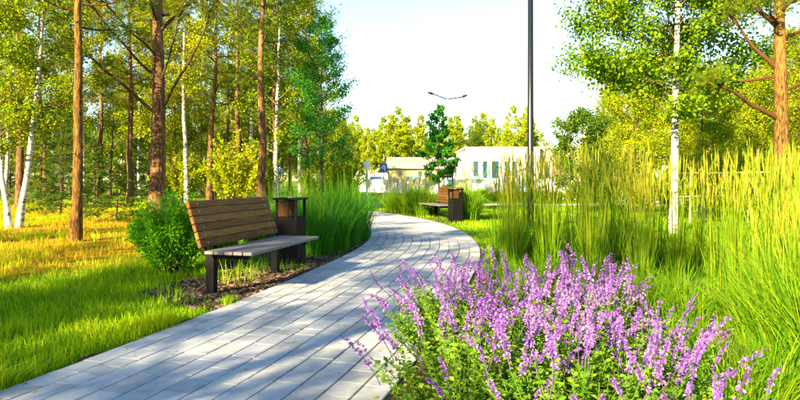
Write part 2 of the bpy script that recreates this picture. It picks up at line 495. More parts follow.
def make_tree(name, seed, H, r0, limbs, bark_m, leaf_m, form='broad', clear=0.25, reach=2.2, rise=0.5, n_leaf=9000,
              leaf=(0.06, 0.045), lean=0.03, subs=6, sublen=0.42, scatter=0.14, hero=(), dead=0, tufts=None, low_full=0.6, upbias=0.35, avoid=None, sides=(10, 6, 4), twig_bow=0.05, limb_r=0.38, sway=0.012):
    """returns (wood mesh, crown mesh). form: broad, pine or spruce"""
    g = np.random.default_rng(seed)
    top = np.array([g.normal() * lean * H, g.normal() * lean * H, H])
    TP = wobble_line(np.zeros(3), top, 14, sway, g)
    tt = np.linspace(0, 1, 14)
    TR = r0 * (1 - 0.88 * tt ** 0.9)
    TR[0] *= 1.35; TP[0, 2] = -0.15
    tr = lambda h: np.array([np.interp(h, TP[:, 2], TP[:, i]) for i in range(3)])
    rr = lambda h: float(np.interp(h, TP[:, 2], TR))
    polys, sd = [(TP, TR)], [sides[0]]
    A, D = [], []            # leaf anchors and directions
    def dress(LP, L, twig=True, f0=.28):
        nsub = max(2, int(subs))
        for q in range(nsub):
            f = f0 + (1 - f0) * (q + g.uniform(0, .8)) / nsub
            i = min(f, 0.999) * (len(LP) - 1)
            a = LP[int(i)] + (LP[min(int(i) + 1, len(LP) - 1)] - LP[int(i)]) * (i - int(i))
            ld = unit(LP[-1] - LP[0])
            side = np.cross(ld, [0, 0, 1.0]) * (1 if q % 2 else -1)
            d = unit(ld * 0.7 + side * g.uniform(.5, 1.0) + np.array([0, 0, g.uniform(-.25, .45) if form != 'spruce' else g.uniform(-.5, -.1)]))
            l = L * sublen * g.uniform(.6, 1.15) * (1.15 - 0.55 * f)
            SP = wobble_line(a, a + d * l, 5, 0.06, g, bow=twig_bow)
            if twig:
                polys.append((SP, np.linspace(max(0.004, r0 * 0.055), 0.002, 5))); sd.append(sides[2] - 1 if sides[2] > 3 else 3)
            A.append((SP, d, l))
        A.append((LP[int(len(LP) * max(.5, f0)):][-3:] if f0 > .5 else LP[len(LP) // 2:], unit(LP[-1] - LP[0]), L * (0.5 if f0 < .5 else .15)))
    for (h, dx, dy, dz, rad, bow) in hero:                  # named limbs, leafy only near their tips
        p0 = tr(h); p1 = p0 + np.array([dx, dy, dz]); L = np.linalg.norm(p1 - p0)
        LP = wobble_line(p0, p1, 8, 0.035, g, bow)
        polys.append((LP, np.linspace(rad, rad * .42, 8))); sd.append(sides[1])
        dress(LP, L, f0=.84)
    ang = g.uniform(0, 6.28)
    for i in range(limbs):
        t = clear + (0.985 - clear) * ((i + g.uniform(0, .7)) / limbs)
        h = t * H
        ang += 2.399 + g.normal() * 0.35
        u = (t - clear) / (1 - clear)
        if form == 'broad':
            prof = (low_full + (1 - low_full) * min(1, u / 0.3)) * (1 - u ** 2.2) ** 0.7 + 0.06
            rz = rise * g.uniform(.6, 1.4) + 0.5 * u
        elif form == 'pine':
            prof = (low_full + (1 - low_full) * min(1, u / 0.35)) * (1 - u ** 2.6) ** 0.8 + 0.08
            rz = rise * g.uniform(.3, 1.6) + 0.35 * u
        else:
            prof = (1 - u) ** 0.85 + 0.03
            rz = -0.32 + 0.75 * u + g.normal() * 0.06
        L = reach * prof * g.uniform(.7, 1.2)
        if avoid is not None and math.cos(ang - avoid) > .45: L *= .38     # thin on that side
        d = unit(np.array([math.cos(ang), math.sin(ang), rz]))
        p0 = tr(h)
        LP = wobble_line(p0, p0 + d * L, 7, 0.05 if form != 'spruce' else .02, g, bow={'broad': 0.06, 'pine': -0.05, 'spruce': -0.06}[form])
        polys.append((LP, np.linspace(max(.006, rr(h) * limb_r), 0.004, 7))); sd.append(sides[1])
        dress(LP, L)
    for i in range(dead):                                   # bare dead twigs low on the trunk
        h = g.uniform(0.12, clear + 0.1) * H
        a = g.uniform(0, 6.28); L = g.uniform(.35, 1.3)
        p0 = tr(h)
        LP = wobble_line(p0, p0 + np.array([math.cos(a), math.sin(a), g.uniform(-.25, .3)]) * L, 6, 0.08, g)
        polys.append((LP, np.linspace(rr(h) * .07 + .003, 0.002, 6))); sd.append(4)
        for q in range(2):
            p1 = LP[g.integers(2, 5)]
            polys.append((wobble_line(p1, p1 + unit(g.normal(size=3)) * L * .35, 3, 0.08, g), np.linspace(.005, .0015, 3))); sd.append(3)
    WV, WF = tubes(polys, sd)
    wt = np.concatenate([np.full(len(p[0]) * n, 0.0 if i == 0 else 1.0) for i, (p, n) in enumerate(zip(polys, sd))])
    wood = mesh_np(name + '_trunk', WV, [WF], bark_m, wt, smooth=True)
    lens = np.array([a[2] for a in A]); cnt = np.maximum(1, (n_leaf * lens / lens.sum())).astype(int)
    clump_tone = g.uniform(-.32, .30, len(A))
    parts = []
    if form == 'broad':
        P, Dd, T = [], [], []
        for (SP, d, l), c, ct in zip(A, cnt, clump_tone):
            f = np.sqrt(g.uniform(0.03, 1, c)) * (len(SP) - 1)
            i = np.minimum(f.astype(int), len(SP) - 2)
            p = SP[i] + (SP[i + 1] - SP[i]) * (f - i)[:, None]
            P.append(p + g.normal(size=(c, 3)) * scatter * (0.5 + 0.5 * min(1.5, l)))
            Dd.append(g.normal(size=(c, 3)) * .8 + d * .5 - np.array([0, 0, .35]))
            T.append(g.uniform(0.15, .85, c) + ct)
        P = np.concatenate(P); Dd = np.concatenate(Dd); T = np.clip(np.concatenate(T), 0, 1)
        s = g.uniform(.65, 1.25, len(P))
        V, F = leaf_quads(P, Dd, leaf[0] * s, leaf[1] * s, g, up=upbias)
        crown = mesh_np(name + '_crown', V, [F], leaf_m, np.repeat(T, 4))
    else:
        P, Dd, T = [], [], []
        per = tufts or 12
        for (SP, d, l), c, ct in zip(A, cnt, clump_tone):
            c2 = max(1, c // per)
            f = (np.sqrt(g.uniform(0.12, 1, c2)) if form == 'pine' else g.uniform(0.0, 1, c2)) * (len(SP) - 1)
            i = np.minimum(f.astype(int), len(SP) - 2)
            p = SP[i] + (SP[i + 1] - SP[i]) * (f - i)[:, None] + g.normal(size=(c2, 3)) * scatter
            td = unit(g.normal(size=(c2, 3)) * .6 + d + np.array([0, 0, .45 if form == 'pine' else -.25]))
            p = np.repeat(p, per, 0); td = np.repeat(td, per, 0)
            P.append(p + g.normal(size=p.shape) * scatter * .12)
            Dd.append(td + unit(g.normal(size=p.shape)) * .95)
            T.append(np.repeat(g.uniform(0.15, .85, c2), per) + ct + g.normal(size=c2 * per) * .06)
        P = np.concatenate(P); Dd = np.concatenate(Dd); T = np.clip(np.concatenate(T), 0, 1)
        s = g.uniform(.7, 1.2, len(P))
        V, F = needle_tris(P, Dd, leaf[0] * s, leaf[1] * s, g)
        crown = mesh_np(name + '_crown', V, [F], leaf_m, np.repeat(T, 3))
    return wood, crown

def place_tree(name, v, x, y, label, cat='tree', group=None, s=1.0, rz=None, crown='crown', z=0.0):
    t = empty(name, (x, y, z), random.uniform(0, 6.28) if rz is None else rz)
    t.scale = (s, s, s * random.uniform(.95, 1.05) if rz is None else s)
    link('trunk', v[0], t); link(crown, v[1], t)
    return tag(t, label, cat, group)

# ------------------------------------------------------------------ the path's course
LE = [(-6.6, -9), (-4.5, -4), (-3.15, 0), (-2.13, 3.2), (-1.66, 4.93), (-1.30, 6.5), (-1.00, 8.0), (-.74, 9.5), (-.60, 11.2), (-.64, 13.2), (-.95, 15.5), (-1.6, 18), (-2.6, 20.5), (-4.2, 23), (-7.0, 25.4), (-11, 27.3)]
PW = 2.0
def catmull(pts, n=24):
    P = np.array(pts, float); out = []
    for i in range(1, len(P) - 2):
        p0, p1, p2, p3 = P[i - 1:i + 3]
        for t in np.linspace(0, 1, n, endpoint=False):
            out.append(0.5 * ((2 * p1) + (-p0 + p2) * t + (2 * p0 - 5 * p1 + 4 * p2 - p3) * t ** 2 + (-p0 + 3 * p1 - 3 * p2 + p3) * t ** 3))
    return np.array(out)
EDGE = catmull(LE)
for _ in range(30): EDGE[1:-1] = .25 * EDGE[:-2] + .5 * EDGE[1:-1] + .25 * EDGE[2:]
S = np.concatenate([[0], np.cumsum(np.linalg.norm(np.diff(EDGE, axis=0), axis=1))])
def edge_at(s):
    p = np.array([np.interp(s, S, EDGE[:, 0]), np.interp(s, S, EDGE[:, 1])])
    q = np.array([np.interp(s + .05, S, EDGE[:, 0]), np.interp(s + .05, S, EDGE[:, 1])]) - np.array([np.interp(s - .05, S, EDGE[:, 0]), np.interp(s - .05, S, EDGE[:, 1])])
    q /= np.linalg.norm(q)
    return p, q, np.array([q[1], -q[0]])                  # point, tangent, to the right
def at(s, d):
    p, t, n = edge_at(s)
    return p + n * d
def s_at_y(y):
    return float(np.interp(y, EDGE[:, 1], S))
def path_side(XY):
    """signed distance to the right of the path's left edge (0..PW is on the path)"""
    XY = np.asarray(XY, float)
    E = EDGE[::3]
    T = np.gradient(E, axis=0); T /= np.linalg.norm(T, axis=1)[:, None]
    out = np.empty(len(XY))
    for a in range(0, len(XY), 20000):
        b = XY[a:a + 20000]
        i = np.argmin(((b[:, None, :] - E[None]) ** 2).sum(-1), 1)
        r = b - E[i]
        out[a:a + 20000] = r[:, 0] * T[i, 1] - r[:, 1] * T[i, 0]
    return out

# ------------------------------------------------------------------ ground and beds
def sheet(name, poly, z, mat):
    m = MB(); m.v = [(x, y, z) for x, y in poly]; m.f = [tuple(range(len(poly)))]
    o = m.build(name, mat); tag(o, kind='structure'); return o
sheet('ground', [(-500, -300), (500, -300), (500, 900), (-500, 900)], 0.0, M['ground'])
FOREST_EDGE = [(-60, 2.0), (-14, 4.6), (-8, 5.4), (-5.2, 6.0), (-4.3, 6.9), (-3.7, 8.2), (-3.3, 10.5), (-3.3, 13), (-4, 17), (-6, 21), (-8, 25), (-14, 27), (-60, 28)]
sheet('forest_floor', FOREST_EDGE, 0.004, M['floor'])
s0, s1 = s_at_y(5.25), s_at_y(14.5)
ss = np.linspace(s0, s1, 40)
outer = [at(s, -1.32 - .2 * math.sin(s * 2.1) - .15 * math.sin(s * 5.3)) for s in ss]
outer[0] = at(ss[0], -0.25); outer[1] = at(ss[1], -.75); outer[2] = at(ss[2], -1.2)
sheet('planting_bed', [tuple(at(s, 0.06)) for s in ss] + [tuple(p) for p in outer[::-1]], 0.008, M['soil'])
ssr = np.linspace(s_at_y(-0.5), s_at_y(8.2), 40)
sheet('flower_bed', [tuple(at(s, PW - 0.06)) for s in ssr[::-1]] + [tuple(at(s, PW + (1.9 + .5 * (s - ssr[0]) / (ssr[-1] - ssr[0]) * 2) * min(1, .35 + (ssr[-1] - s) / 1.2))) for s in ssr], 0.008, M['soil'])
ssb = np.linspace(s_at_y(15.6), s_at_y(21.5), 24)
sheet('far_planting_bed', [tuple(at(s, PW - .05)) for s in ssb[::-1]] + [tuple(at(s, PW + 1.5 + .2 * math.sin(3 * s))) for s in ssb], 0.008, M['soil'])

sse = np.linspace(s_at_y(.6), s_at_y(5.3), 50)
sheet('soil_edge', [tuple(at(s, 0.03)) for s in sse] + [tuple(at(s, -.06 - .035 * math.sin(s * 7) - .03 * math.sin(s * 17.7))) for s in sse[::-1]], 0.006, M['soil'])
# the paved path: joint bed, then the stones row by row
ssp = np.linspace(0.05, S[-1] - 0.05, 160)
pb = MB()
for s in ssp:
    a, b = at(s, -0.012), at(s, PW + .012)
    pb.v += [(a[0], a[1], .012), (b[0], b[1], .012)]
pb.f = [(2 * i, 2 * i + 1, 2 * i + 3, 2 * i + 2) for i in range(len(ssp) - 1)]
path = pb.build('path', M['joint']); tag(path, kind='structure')
ROWS = 12
RW = PW / ROWS
stones = []
for r in range(ROWS):
    s = 0.2 + random.uniform(0, .3)
    while s < S[-1] - .6:
        ln = random.choice((.16, .20, .20, .24, .28))
        stones.append((r, s, s + ln)); s += ln
def stone_geo(r, a, b):
    gl, gc = .0042, .0034                                  # half joints: along rows and across
    d0, d1 = r * RW + gl, (r + 1) * RW - gl
    chl, chc = .0045, .0008
    z = .030 + random.uniform(-.0012, .0012); tx, ty = random.uniform(-.0012, .0012), random.uniform(-.001, .001)
    k = 2
    V = []; F = []
    for i, s in enumerate(np.linspace(a + gc, b - gc, k + 1)):
        e = 1 if i == 0 else (-1 if i == k else 0)
        si = s + e * chc
        for d, ins, h in ((d0, 0, .006), (d0, 0, z - .004), (d0 + chl, 1, z), (d1 - chl, 1, z), (d1, 0, z - .004), (d1, 0, .006)):
            q = at(si if ins else s, d)
            hh = h
            if h > .01: hh += tx * (1 if d > (d0 + d1) / 2 else -1) + ty * (i - 1)
            V.append((q[0], q[1], hh))
    for i in range(k):
        for j in range(5):
            F.append((i * 6 + j, i * 6 + j + 1, i * 6 + 6 + j + 1, i * 6 + 6 + j))
    F.append((0, 5, 4, 1)); F.append((1, 4, 3, 2)); o = k * 6
    F.append((o, o + 1, o + 4, o + 5)); F.append((o + 1, o + 2, o + 3, o + 4))
    return V, F, random.random()
def stone_seen(t):
    c = at((t[1] + t[2]) / 2, (t[0] + .5) * RW)
    if c[1] < 2.9 or abs(c[0]) > c[1] * .70: return 1e9
    return c[1]
stones.sort(key=stone_seen)
rest = []
for i, t in enumerate(stones):
    V, F, tn = stone_geo(*t)
    if i < 300:
        F_ = [np.array([f for f in F])]
        me = mesh_np('paver', V, F_, M['paver'], np.full(len(V), tn))
        link('paver', me, path)
    else:
        rest.append((np.array(V), [np.array(F)], tn))
V, Fs, T = cat_geo(rest)
tag(link('paving', mesh_np('paving', V, Fs, M['paver'], T), path), kind='stuff')

# cross pavement, kerb, parking road far behind the lawn
PV = sheet('pavement', [(-9, 27.0), (60, 26.2), (60, 27.8), (-9, 28.6)], 0.016, M['slab'])
rd = sheet('road', [(-12, 57.5), (90, 57), (90, 68), (-12, 68.5)], 0.006, M['asphalt'])
kb = MB(); kb.v = []
kb.prism([(-12, 57.5), (90, 57), (90, 56.86), (-12, 57.36)], 0.0, .12)
kb.build('kerb', M['kerb']).__setitem__('kind', 'structure')
for i in range(14):
    x = -4 + i * 2.6
    y = 57.7
    sheet('parking_line', [(x, y + .1), (x + .12, y + .1), (x + .12, y + 4.8), (x, y + 4.8)], 0.010, M['paint']).parent = rd

# ------------------------------------------------------------------ bench and litter bin
def make_bench(label, loc, rz, length=1.72, group=None, wood='wood'):
    """x = forward (the side one sits facing), y = along; origin under the back edge of the seat"""
    b = empty('park_bench', loc, rz)
    tag(b, label, 'bench', group)
    h = length / 2
    for i in range(5):                                     # seat boards, front one last
        x = -.01 + i * .104
        MB().box(x, x + .096, -h, h, .412, .447, .006).build('seat_slat', M['seatwood'], b)
    ang = R(18)
    bolt = MB().tube([(0, 0, 0), (0, 0, .004), (0, 0, .006)], [.009, .009, .005], 8).mesh('bolt', M['galv'])
    for i in range(6):                                     # backrest boards up the rake
        u = .040 + i * .081
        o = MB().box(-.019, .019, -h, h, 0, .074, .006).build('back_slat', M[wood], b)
        o.location = (-.045 - math.sin(ang) * u, 0, .437 + math.cos(ang) * u)
        o.rotation_euler = (0, -ang, 0)
        for y in (-h + .137, h - .143): link('bolt', bolt, o, (.0185, y, .037), (0, math.pi / 2, 0))
    for y in (-h + .10, h - .18):
        f = MB()
        f.box(-.055, .035, y, y + .075, .0, .411, .004)    # upright under the back of the seat
        f.build('leg', M['steel'], b)
        a = MB().box(.035, .40, y + .012, y + .063, .360, .411, .003); a.build('seat_bracket', M['steel'], b)
        p = MB().box(-.075, .16, y - .04, y + .115, .0, .012, .002); p.build('foot_plate', M['steel'], b)
        k = MB().box(-.022, .022, y + .012, y + .063, -.02, .54, .003)
        o = k.build('back_bracket', M['steel'], b)
        o.location = (-.085, 0, .415); o.rotation_euler = (0, -ang, 0)
    return b
bdir = math.atan2(-.24, .97)                               # bench runs with the path
make_bench('brown timber slat bench beside a leafy shrub and a litter bin', (-1.70, 6.70, .008), bdir + R(0), 1.72)

def make_bin(label, loc, rz):
    b = empty('litter_bin', loc, rz); tag(b, label, 'litter bin')
    w, d, H = .155, .155, .90
    for i, (x0, x1, y0, y1) in enumerate(((-w, w, -d, -d + .012), (-w, w, d - .012, d), (-w, -w + .012, -d + .013, d - .013), (w - .012, w, -d + .013, d - .013))):
        MB().box(x0, x1, y0, y1, .03, .64, .002).build('side_panel', M['binsteel'], b)
    MB().box(-w + .02, w - .02, -d + .02, d - .02, 0.0, .05).build('plinth', M['steel'], b)
    MB().box(-w + .015, w - .015, -d + .015, d - .015, .60, .62).build('inner_liner', M['steel'], b)
    for sx in (-1, 1):
        for sy in (-1, 1):
            MB().box(min(sx * w, sx * (w - .03)), max(sx * w, sx * (w - .03)), min(sy * d, sy * (d - .03)), max(sy * d, sy * (d - .03)), .6415, .872).build('corner_post', M['steel'], b)
    for sy in (-1, 1):
        MB().box(-w + .034, .03, sy * (d - .012) - .011, sy * (d - .012) + .011, .645, .868, .003).build('timber_panel', M['shaded_timber'], b)
    MB().box(-w - .03, w + .03, -d - .03, d + .03, .873, .90, .005).build('lid', M['steel'], b)
    MB().tube([(0, 0, .90), (0, 0, .908)], .05, 14).build('ash_plate', M['galv'], b)
    return b
make_bin('black steel litter bin with timber panels beside the slat bench near tall green grass', (-1.50, 8.25, .008), bdir)

# second bench and bin further round the bend, facing the path
bd2 = math.atan2(.30, .95)
make_bench('small far slat bench beside the young staked tree', (1.30, 17.6, .008), bd2 + math.pi, 1.72, wood='shaded_timber')
make_bin('dark litter bin standing against a fountain of grass by the lawn', (1.52, 16.45, .008), bd2)

# ------------------------------------------------------------------ grass: lawns and dry forest floor
def scatter(n, x0, x1, y0, y1, keep, g):
    P = np.column_stack([g.uniform(x0, x1, n), g.uniform(y0, y1, n)])
    return P[keep(P)]
def in_poly(P, poly):
    P = np.asarray(P); inside = np.zeros(len(P), bool); n = len(poly)
    for i in range(n):
        x1, y1 = poly[i]; x2, y2 = poly[(i + 1) % n]
        c = ((y1 > P[:, 1]) != (y2 > P[:, 1]))
        xi = x1 + (P[:, 1] - y1) / ((y2 - y1) if y2 != y1 else 1e-9) * (x2 - x1)
        inside ^= c & (P[:, 0] < xi)
    return inside
def pnoise(P, s, seed=0.0):
    return np.array([noise.noise(Vector((x * s + seed, y * s - seed, seed))) for x, y in P]) if len(P) < 3000 else _vn(P, s, seed)
def _vn(P, s, seed):
    """cheap value noise"""
    q = P * s + seed * 17.3
    i = np.floor(q).astype(int); f = q - i; f = f * f * (3 - 2 * f)
    def h(a, b):
        v = np.sin(a * 127.1 + b * 311.7 + seed) * 43758.5453
        return v - np.floor(v)
    a = h(i[:, 0], i[:, 1]); b = h(i[:, 0] + 1, i[:, 1]); c = h(i[:, 0], i[:, 1] + 1); d = h(i[:, 0] + 1, i[:, 1] + 1)
    return (a * (1 - f[:, 0]) + b * f[:, 0]) * (1 - f[:, 1]) + (c * (1 - f[:, 0]) + d * f[:, 0]) * f[:, 1]
def grow(name, P, h, w, lean, mat, g, tone_shift=0.0, seg=2, label='', cat='grass', hvar=.35):
    nz = _vn(P, 1.1, 3.0); n2 = _vn(P, 4.5, 9.0)
    H = h * (1 + hvar * g.normal(size=len(P))) * (.40 + .65 * nz + .75 * n2 ** 2)
    H = np.maximum(H, h * .25)
    V, fs, m = blades(P, H, w * g.uniform(.6, 1.3, len(P)), np.abs(g.normal(.35, .28, len(P))) * lean, g, seg)
    T = np.clip(.5 * nz + .25 * n2 + g.uniform(-.15, .45, len(P)) + tone_shift, 0, 1)
    o = link(name, mesh_np(name, V, fs, mat, np.repeat(T, m)))
    return tag(o, label, cat, kind='stuff')

g = np.random.default_rng(11)
BED = [tuple(at(s, 0.06)) for s in ss] + [tuple(p) for p in outer[::-1]]
def near_density(P, g):
    return g.uniform(0, 1, len(P)) < np.clip(4.2 / np.maximum(P[:, 1], 2.6), .12, 1) ** 1.3
keep = lambda P: (path_side(P) < -.045 - .07 * _vn(P, 5.0, 2.0)) & ~in_poly(P + g.normal(0, .38, P.shape) + (_vn(P, .8, 12.0) - .5)[:, None] * 1.2, FOREST_EDGE) & ~in_poly(P, BED) & near_density(P, g)
P = scatter(330000, -9, -.6, 1.5, 14, keep, g)
grow('lawn_grass', P, .078, .006, 1.0, M['lawn'], g, label='short green lawn grass between the paved path and the pines')
# ragged taller tufts along the path edge
sv = g.uniform(s_at_y(2.4), s_at_y(5.6), 5200)
P = np.array([at(s, -abs(d)) for s, d in zip(sv, g.normal(.07, .06, len(sv)))])
P = P[_vn(P, 3.0, 4.0) > .42]
grow('edge_grass', P, .14, .006, 1.3, M['lawn'], g, .22, label='ragged taller grass fringing the pavers')
keep = lambda P: (path_side(P) < -.4) & in_poly(P + g.normal(0, .3, P.shape), FOREST_EDGE) & (g.uniform(0, 1, len(P)) < (.15 + .95 * _vn(P, .9, 5.0) ** 1.5)) & (np.abs(P[:, 0]) < P[:, 1] * .72 + 1)
P = scatter(150000, -20, -3, 5, 27, keep, g)
grow('dry_grass', P, .10, .011, 1.5, M['dry'], g, label='sparse yellowed grass on the needle-strewn ground under the pines')
P = P[(_vn(P, .55, 8.0) > .42)] + g.normal(size=(1, 2)) * .03
grow('woodland_grass', P, .12, .009, 1.2, M['lawn'], g, .05, label='green grass patches among the dry needles under the pines')
keep = lambda P: (path_side(P) > PW + .02) & (g.uniform(0, 1, len(P)) < np.clip(9 / P[:, 1], .1, 1)) & (np.abs(P[:, 0]) < P[:, 1] * .72 + 1) & ~in_poly(P, [(-40, 27.2), (60, 26.2), (60, 27.8), (-40, 28.8)])
P = scatter(240000, -1, 16, 7.4, 31, keep, g)
grow('far_lawn_grass', P, .065, .010, 1.0, M['lawn'], g, -.12, label='mown lawn beyond the reed grass and the far bench')
keep = lambda P: (path_side(P) < -.1) & (np.abs(P[:, 0]) < P[:, 1] * .72 + 1) & ~in_poly(P, FOREST_EDGE)
P = scatter(80000, -24, -.5, 13, 31, keep, g)
P = P[~in_poly(P, [(-40, 27.2), (60, 26.2), (60, 27.8), (-40, 28.8)])]
grow('meadow_grass', P, .10, .016, 1.0, M['lawn'], g, .15, label='sunny meadow grass behind the tall green clumps')
# weeds in the bed under the bench and bark chips
P = scatter(5200, -2.6, -.5, 5.2, 9.5, lambda P: in_poly(P, BED) & (path_side(P) < -.10) & (_vn(P, 2.6, 6.0) > .52), g)
grow('bed_weeds', P[::2], .17, .008, 1.2, M['lawn'], g, -.12, label='wispy weeds growing in the bark under the slat bench')
def chips(name, n, poly, x0, x1, y0, y1, label):
    P = scatter(n, x0, x1, y0, y1, lambda P: in_poly(P, poly), g)
    n = len(P)
    a = g.uniform(0, 6.28, n); l = g.uniform(.010, .032, n); w = l * g.uniform(.4, .9, n); h = g.uniform(.004, .014, n)
    u = np.column_stack([np.cos(a), np.sin(a), g.normal(0, .15, n)]); v = np.column_stack([-np.sin(a), np.cos(a), g.normal(0, .15, n)])
    c = np.column_stack([P, np.full(n, .012)])
    q = [c + u * (sx * l)[:, None] + v * (sy * w)[:, None] + np.array([0, 0, -.004]) for sx, sy in ((-1, -1), (1, -1), (1, 1), (-1, 1))]
    q += [c + u * (sx * .7 * l)[:, None] + v * (sy * .7 * w)[:, None] + np.column_stack([np.zeros(n), np.zeros(n), h]) for sx, sy in ((-1, -1), (1, -1), (1, 1), (-1, 1))]
    V = np.stack(q, 1).reshape(-1, 3); b = np.arange(n)[:, None] * 8
    F = np.concatenate([b + np.array([f]) for f in ((4, 5, 6, 7), (0, 1, 5, 4), (1, 2, 6, 5), (2, 3, 7, 6), (3, 0, 4, 7))])
    tag(link(name, mesh_np(name, V, [F], M['stone'], np.repeat(g.uniform(0, 1, n), 8))), label, 'mulch', kind='stuff')
chips('bark_mulch', 9000, BED, -3.2, -.4, 5.2, 12, 'loose bark mulch in the bed under the slat bench')

fs_ = g.uniform(s_at_y(2.6), s_at_y(16), 420)
fd_ = np.abs(g.beta(.7, .7, 420)) * (PW - .04) + .02
lp_ = np.array([at(a, b) for a, b in zip(fs_, fd_)])
V, F = leaf_quads(np.column_stack([lp_, np.full(len(lp_), .034)]), np.column_stack([g.normal(size=(len(lp_), 2)), g.uniform(-.02, .12, len(lp_))]), g.uniform(.012, .034, len(lp_)), g.uniform(.006, .02, len(lp_)), g, up=3.0)
tag(link('fallen_leaves', mesh_np('fallen_leaves', V, [F], M['dry'], np.repeat(g.uniform(.2, 1, len(lp_)), 4))), 'tiny fallen leaves and bits scattered on the pavers', 'leaf litter', kind='stuff')
# ------------------------------------------------------------------ reed grass, shrub, catmint
def reed_geo(seed, nb, ns, hb, hs, spread, matb, matp, lean=.5, bw=.007, plume=True, arch=1.0):
    g = np.random.default_rng(seed)
    rr = spread * np.sqrt(g.uniform(0, 1, nb)); a = g.uniform(0, 6.28, nb)
    P = np.column_stack([rr * np.cos(a), rr * np.sin(a)])
    H = hb * g.uniform(.55, 1.15, nb)
    V, fs, m = blades(P, H, bw * g.uniform(.7, 1.3, nb), lean * g.uniform(.15, 1.1, nb) * arch, g, 4, az=a + g.normal(0, .6, nb), droop=.7)
    T = np.repeat(np.clip(g.uniform(.05, .9, nb), 0, 1), m)
    fol = mesh_np('reed_foliage', V, fs, matb, T)
    parts = []
    if ns:
        rr = spread * .8 * np.sqrt(g.uniform(0, 1, ns)); a = g.uniform(0, 6.28, ns)
        P = np.column_stack([rr * np.cos(a), rr * np.sin(a)])
        H = hs * g.uniform(.72, 1.08, ns); ln = np.where(g.uniform(size=ns) < .16, g.uniform(.15, .34, ns), np.abs(g.normal(.045, .035, ns)))
        az = a + g.normal(0, .5, ns)
        V, fs, m = blades(P, H, .0115, ln, g, 4, az=az, droop=.2)
        parts.append((V, fs, np.repeat(g.uniform(.1, .6, ns), m)))
        o = np.column_stack([np.cos(az), np.sin(az)])
        # seed plume: short awns crowded round the top of each stem
        if plume:
            k = 11
            t = g.uniform(.80, 1.0, (ns, k))
            c = np.zeros((ns, k, 3))
            c[..., :2] = P[:, None] + o[:, None] * (H * ln)[:, None, None] * (t ** 1.8)[..., None]
            c[..., 2] = H[:, None] * (t - .2 * ln[:, None] * t ** 3 * .6)
            c = c.reshape(-1, 3)
            d = g.normal(size=c.shape) * .09 + np.array([0, 0, 1.0])
            V, F = needle_tris(c, d, g.uniform(.03, .07, len(c)), .006, g)
            parts.append((V, [F], np.repeat(np.repeat(g.uniform(.25, 1, ns), k), 3)))
            b0 = np.zeros((ns, 3)); t0 = .83
            b0[:, :2] = P + o * (H * ln)[:, None] * t0 ** 1.8; b0[:, 2] = H * (t0 - .2 * ln * t0 ** 3 * .6)
            dd = np.column_stack([o * ln[:, None] * 1.5, np.ones(ns)])
            for q in range(2):
                V, F = leaf_quads(b0, dd + g.normal(0, .02, (ns, 3)), H * g.uniform(.14, .22, ns), .012, g, up=0)
                parts.append((V, [F], np.repeat(g.uniform(.3, 1, ns), 4)))
        V, fs, T = cat_geo(parts)
        return fol, mesh_np('reed_plumes', V, fs, matp, T)
    return fol, None
REED = [reed_geo(100 + i, 160, 52, .72, 1.50, .155, M['reed'], M['plume'], lean=.24, bw=.009) for i in range(4)]
GREEN = [reed_geo(120 + i, 420, 40, 1.02, 1.35, .24, M['shade_reed'], M['reed'], lean=.62, bw=.009, plume=False) for i in range(3)]
DENSE = [reed_geo(125 + i, 420, 30, 1.02, 1.35, .24, M['reed'], M['plume'], lean=.5, bw=.009) for i in range(2)]
FOUNT = [reed_geo(130 + i, 420, 26, .95, 1.25, .20, M['reed'], M['plume'], lean=.85, bw=.013) for i in range(3)]
LOWG = [reed_geo(140 + i, 260, 0, .55, 0, .20, M['reed'], None, lean=.8, bw=.010) for i in range(2)]
def clump(v, x, y, label, group, s=1.0, name='reed_grass'):
    t = empty(name, (x, y, .008), random.uniform(0, 6.28)); t.scale = (s, s, s)
    link('foliage', v[0], t)
    if v[1]: link('blossom', v[1], t)
    return tag(t, label, 'grass clump', group)
lab = 'tall feathery reed grass clump with yellow seed heads growing beside purple catmint'
for i, (px, Y, s) in enumerate([(503, 8.3, .92), (518, 7.9, .98), (535, 8.1, 1.0), (552, 8.5, .95), (575, 8.2, .98), (592, 7.6, 1.03), (612, 7.2, 1.05), (633, 7.4, 1.0), (652, 6.9, 1.02), (676, 6.7, 1.0), (700, 7.6, .95),
        (722, 6.3, 1.02), (742, 5.7, 1.0), (764, 5.9, 1.06), (770, 5.0, .98), (792, 5.3, 1.05), (806, 4.6, 1.0), (826, 5.4, 1.04), (850, 4.7, 1.0), (815, 6.6, 1.0), (620, 8.9, .95), (735, 8.3, .9), (775, 7.4, 1.0), (880, 5.8, 1.0), (512, 7.3, .90), (548, 7.3, .92), (592, 6.6, .90), (640, 6.2, .88)]):
    clump(REED[i % 4], gp(px, Y), Y, lab, 'reed grasses along the flower bed', s * (1.0 if px < 640 else .9))
for i, (px, Y, s) in enumerate([(735, 4.6, .8), (765, 4.1, .85), (800, 3.7, .9), (790, 3.15, .8), (835, 3.3, .9), (680, 5.4, .8), (640, 5.6, .75), (590, 6.2, .75), (545, 6.8, .7), (520, 5.6, .7), (560, 5.2, .75), (605, 5.0, .8), (650, 4.9, .8), (690, 4.7, .8), (530, 6.4, .7), (500, 6.6, .65), (682, 3.35, .72), (722, 3.0, .75), (745, 2.7, .75), (660, 3.9, .75), (772, 2.95, .8), (705, 2.6, .62)]):
    clump(LOWG[i % 2], gp(px, Y), Y, 'low arching grass tuft filling in beneath the feathery reed grass', 'low grass tufts among the reeds', s, 'grass_tuft')
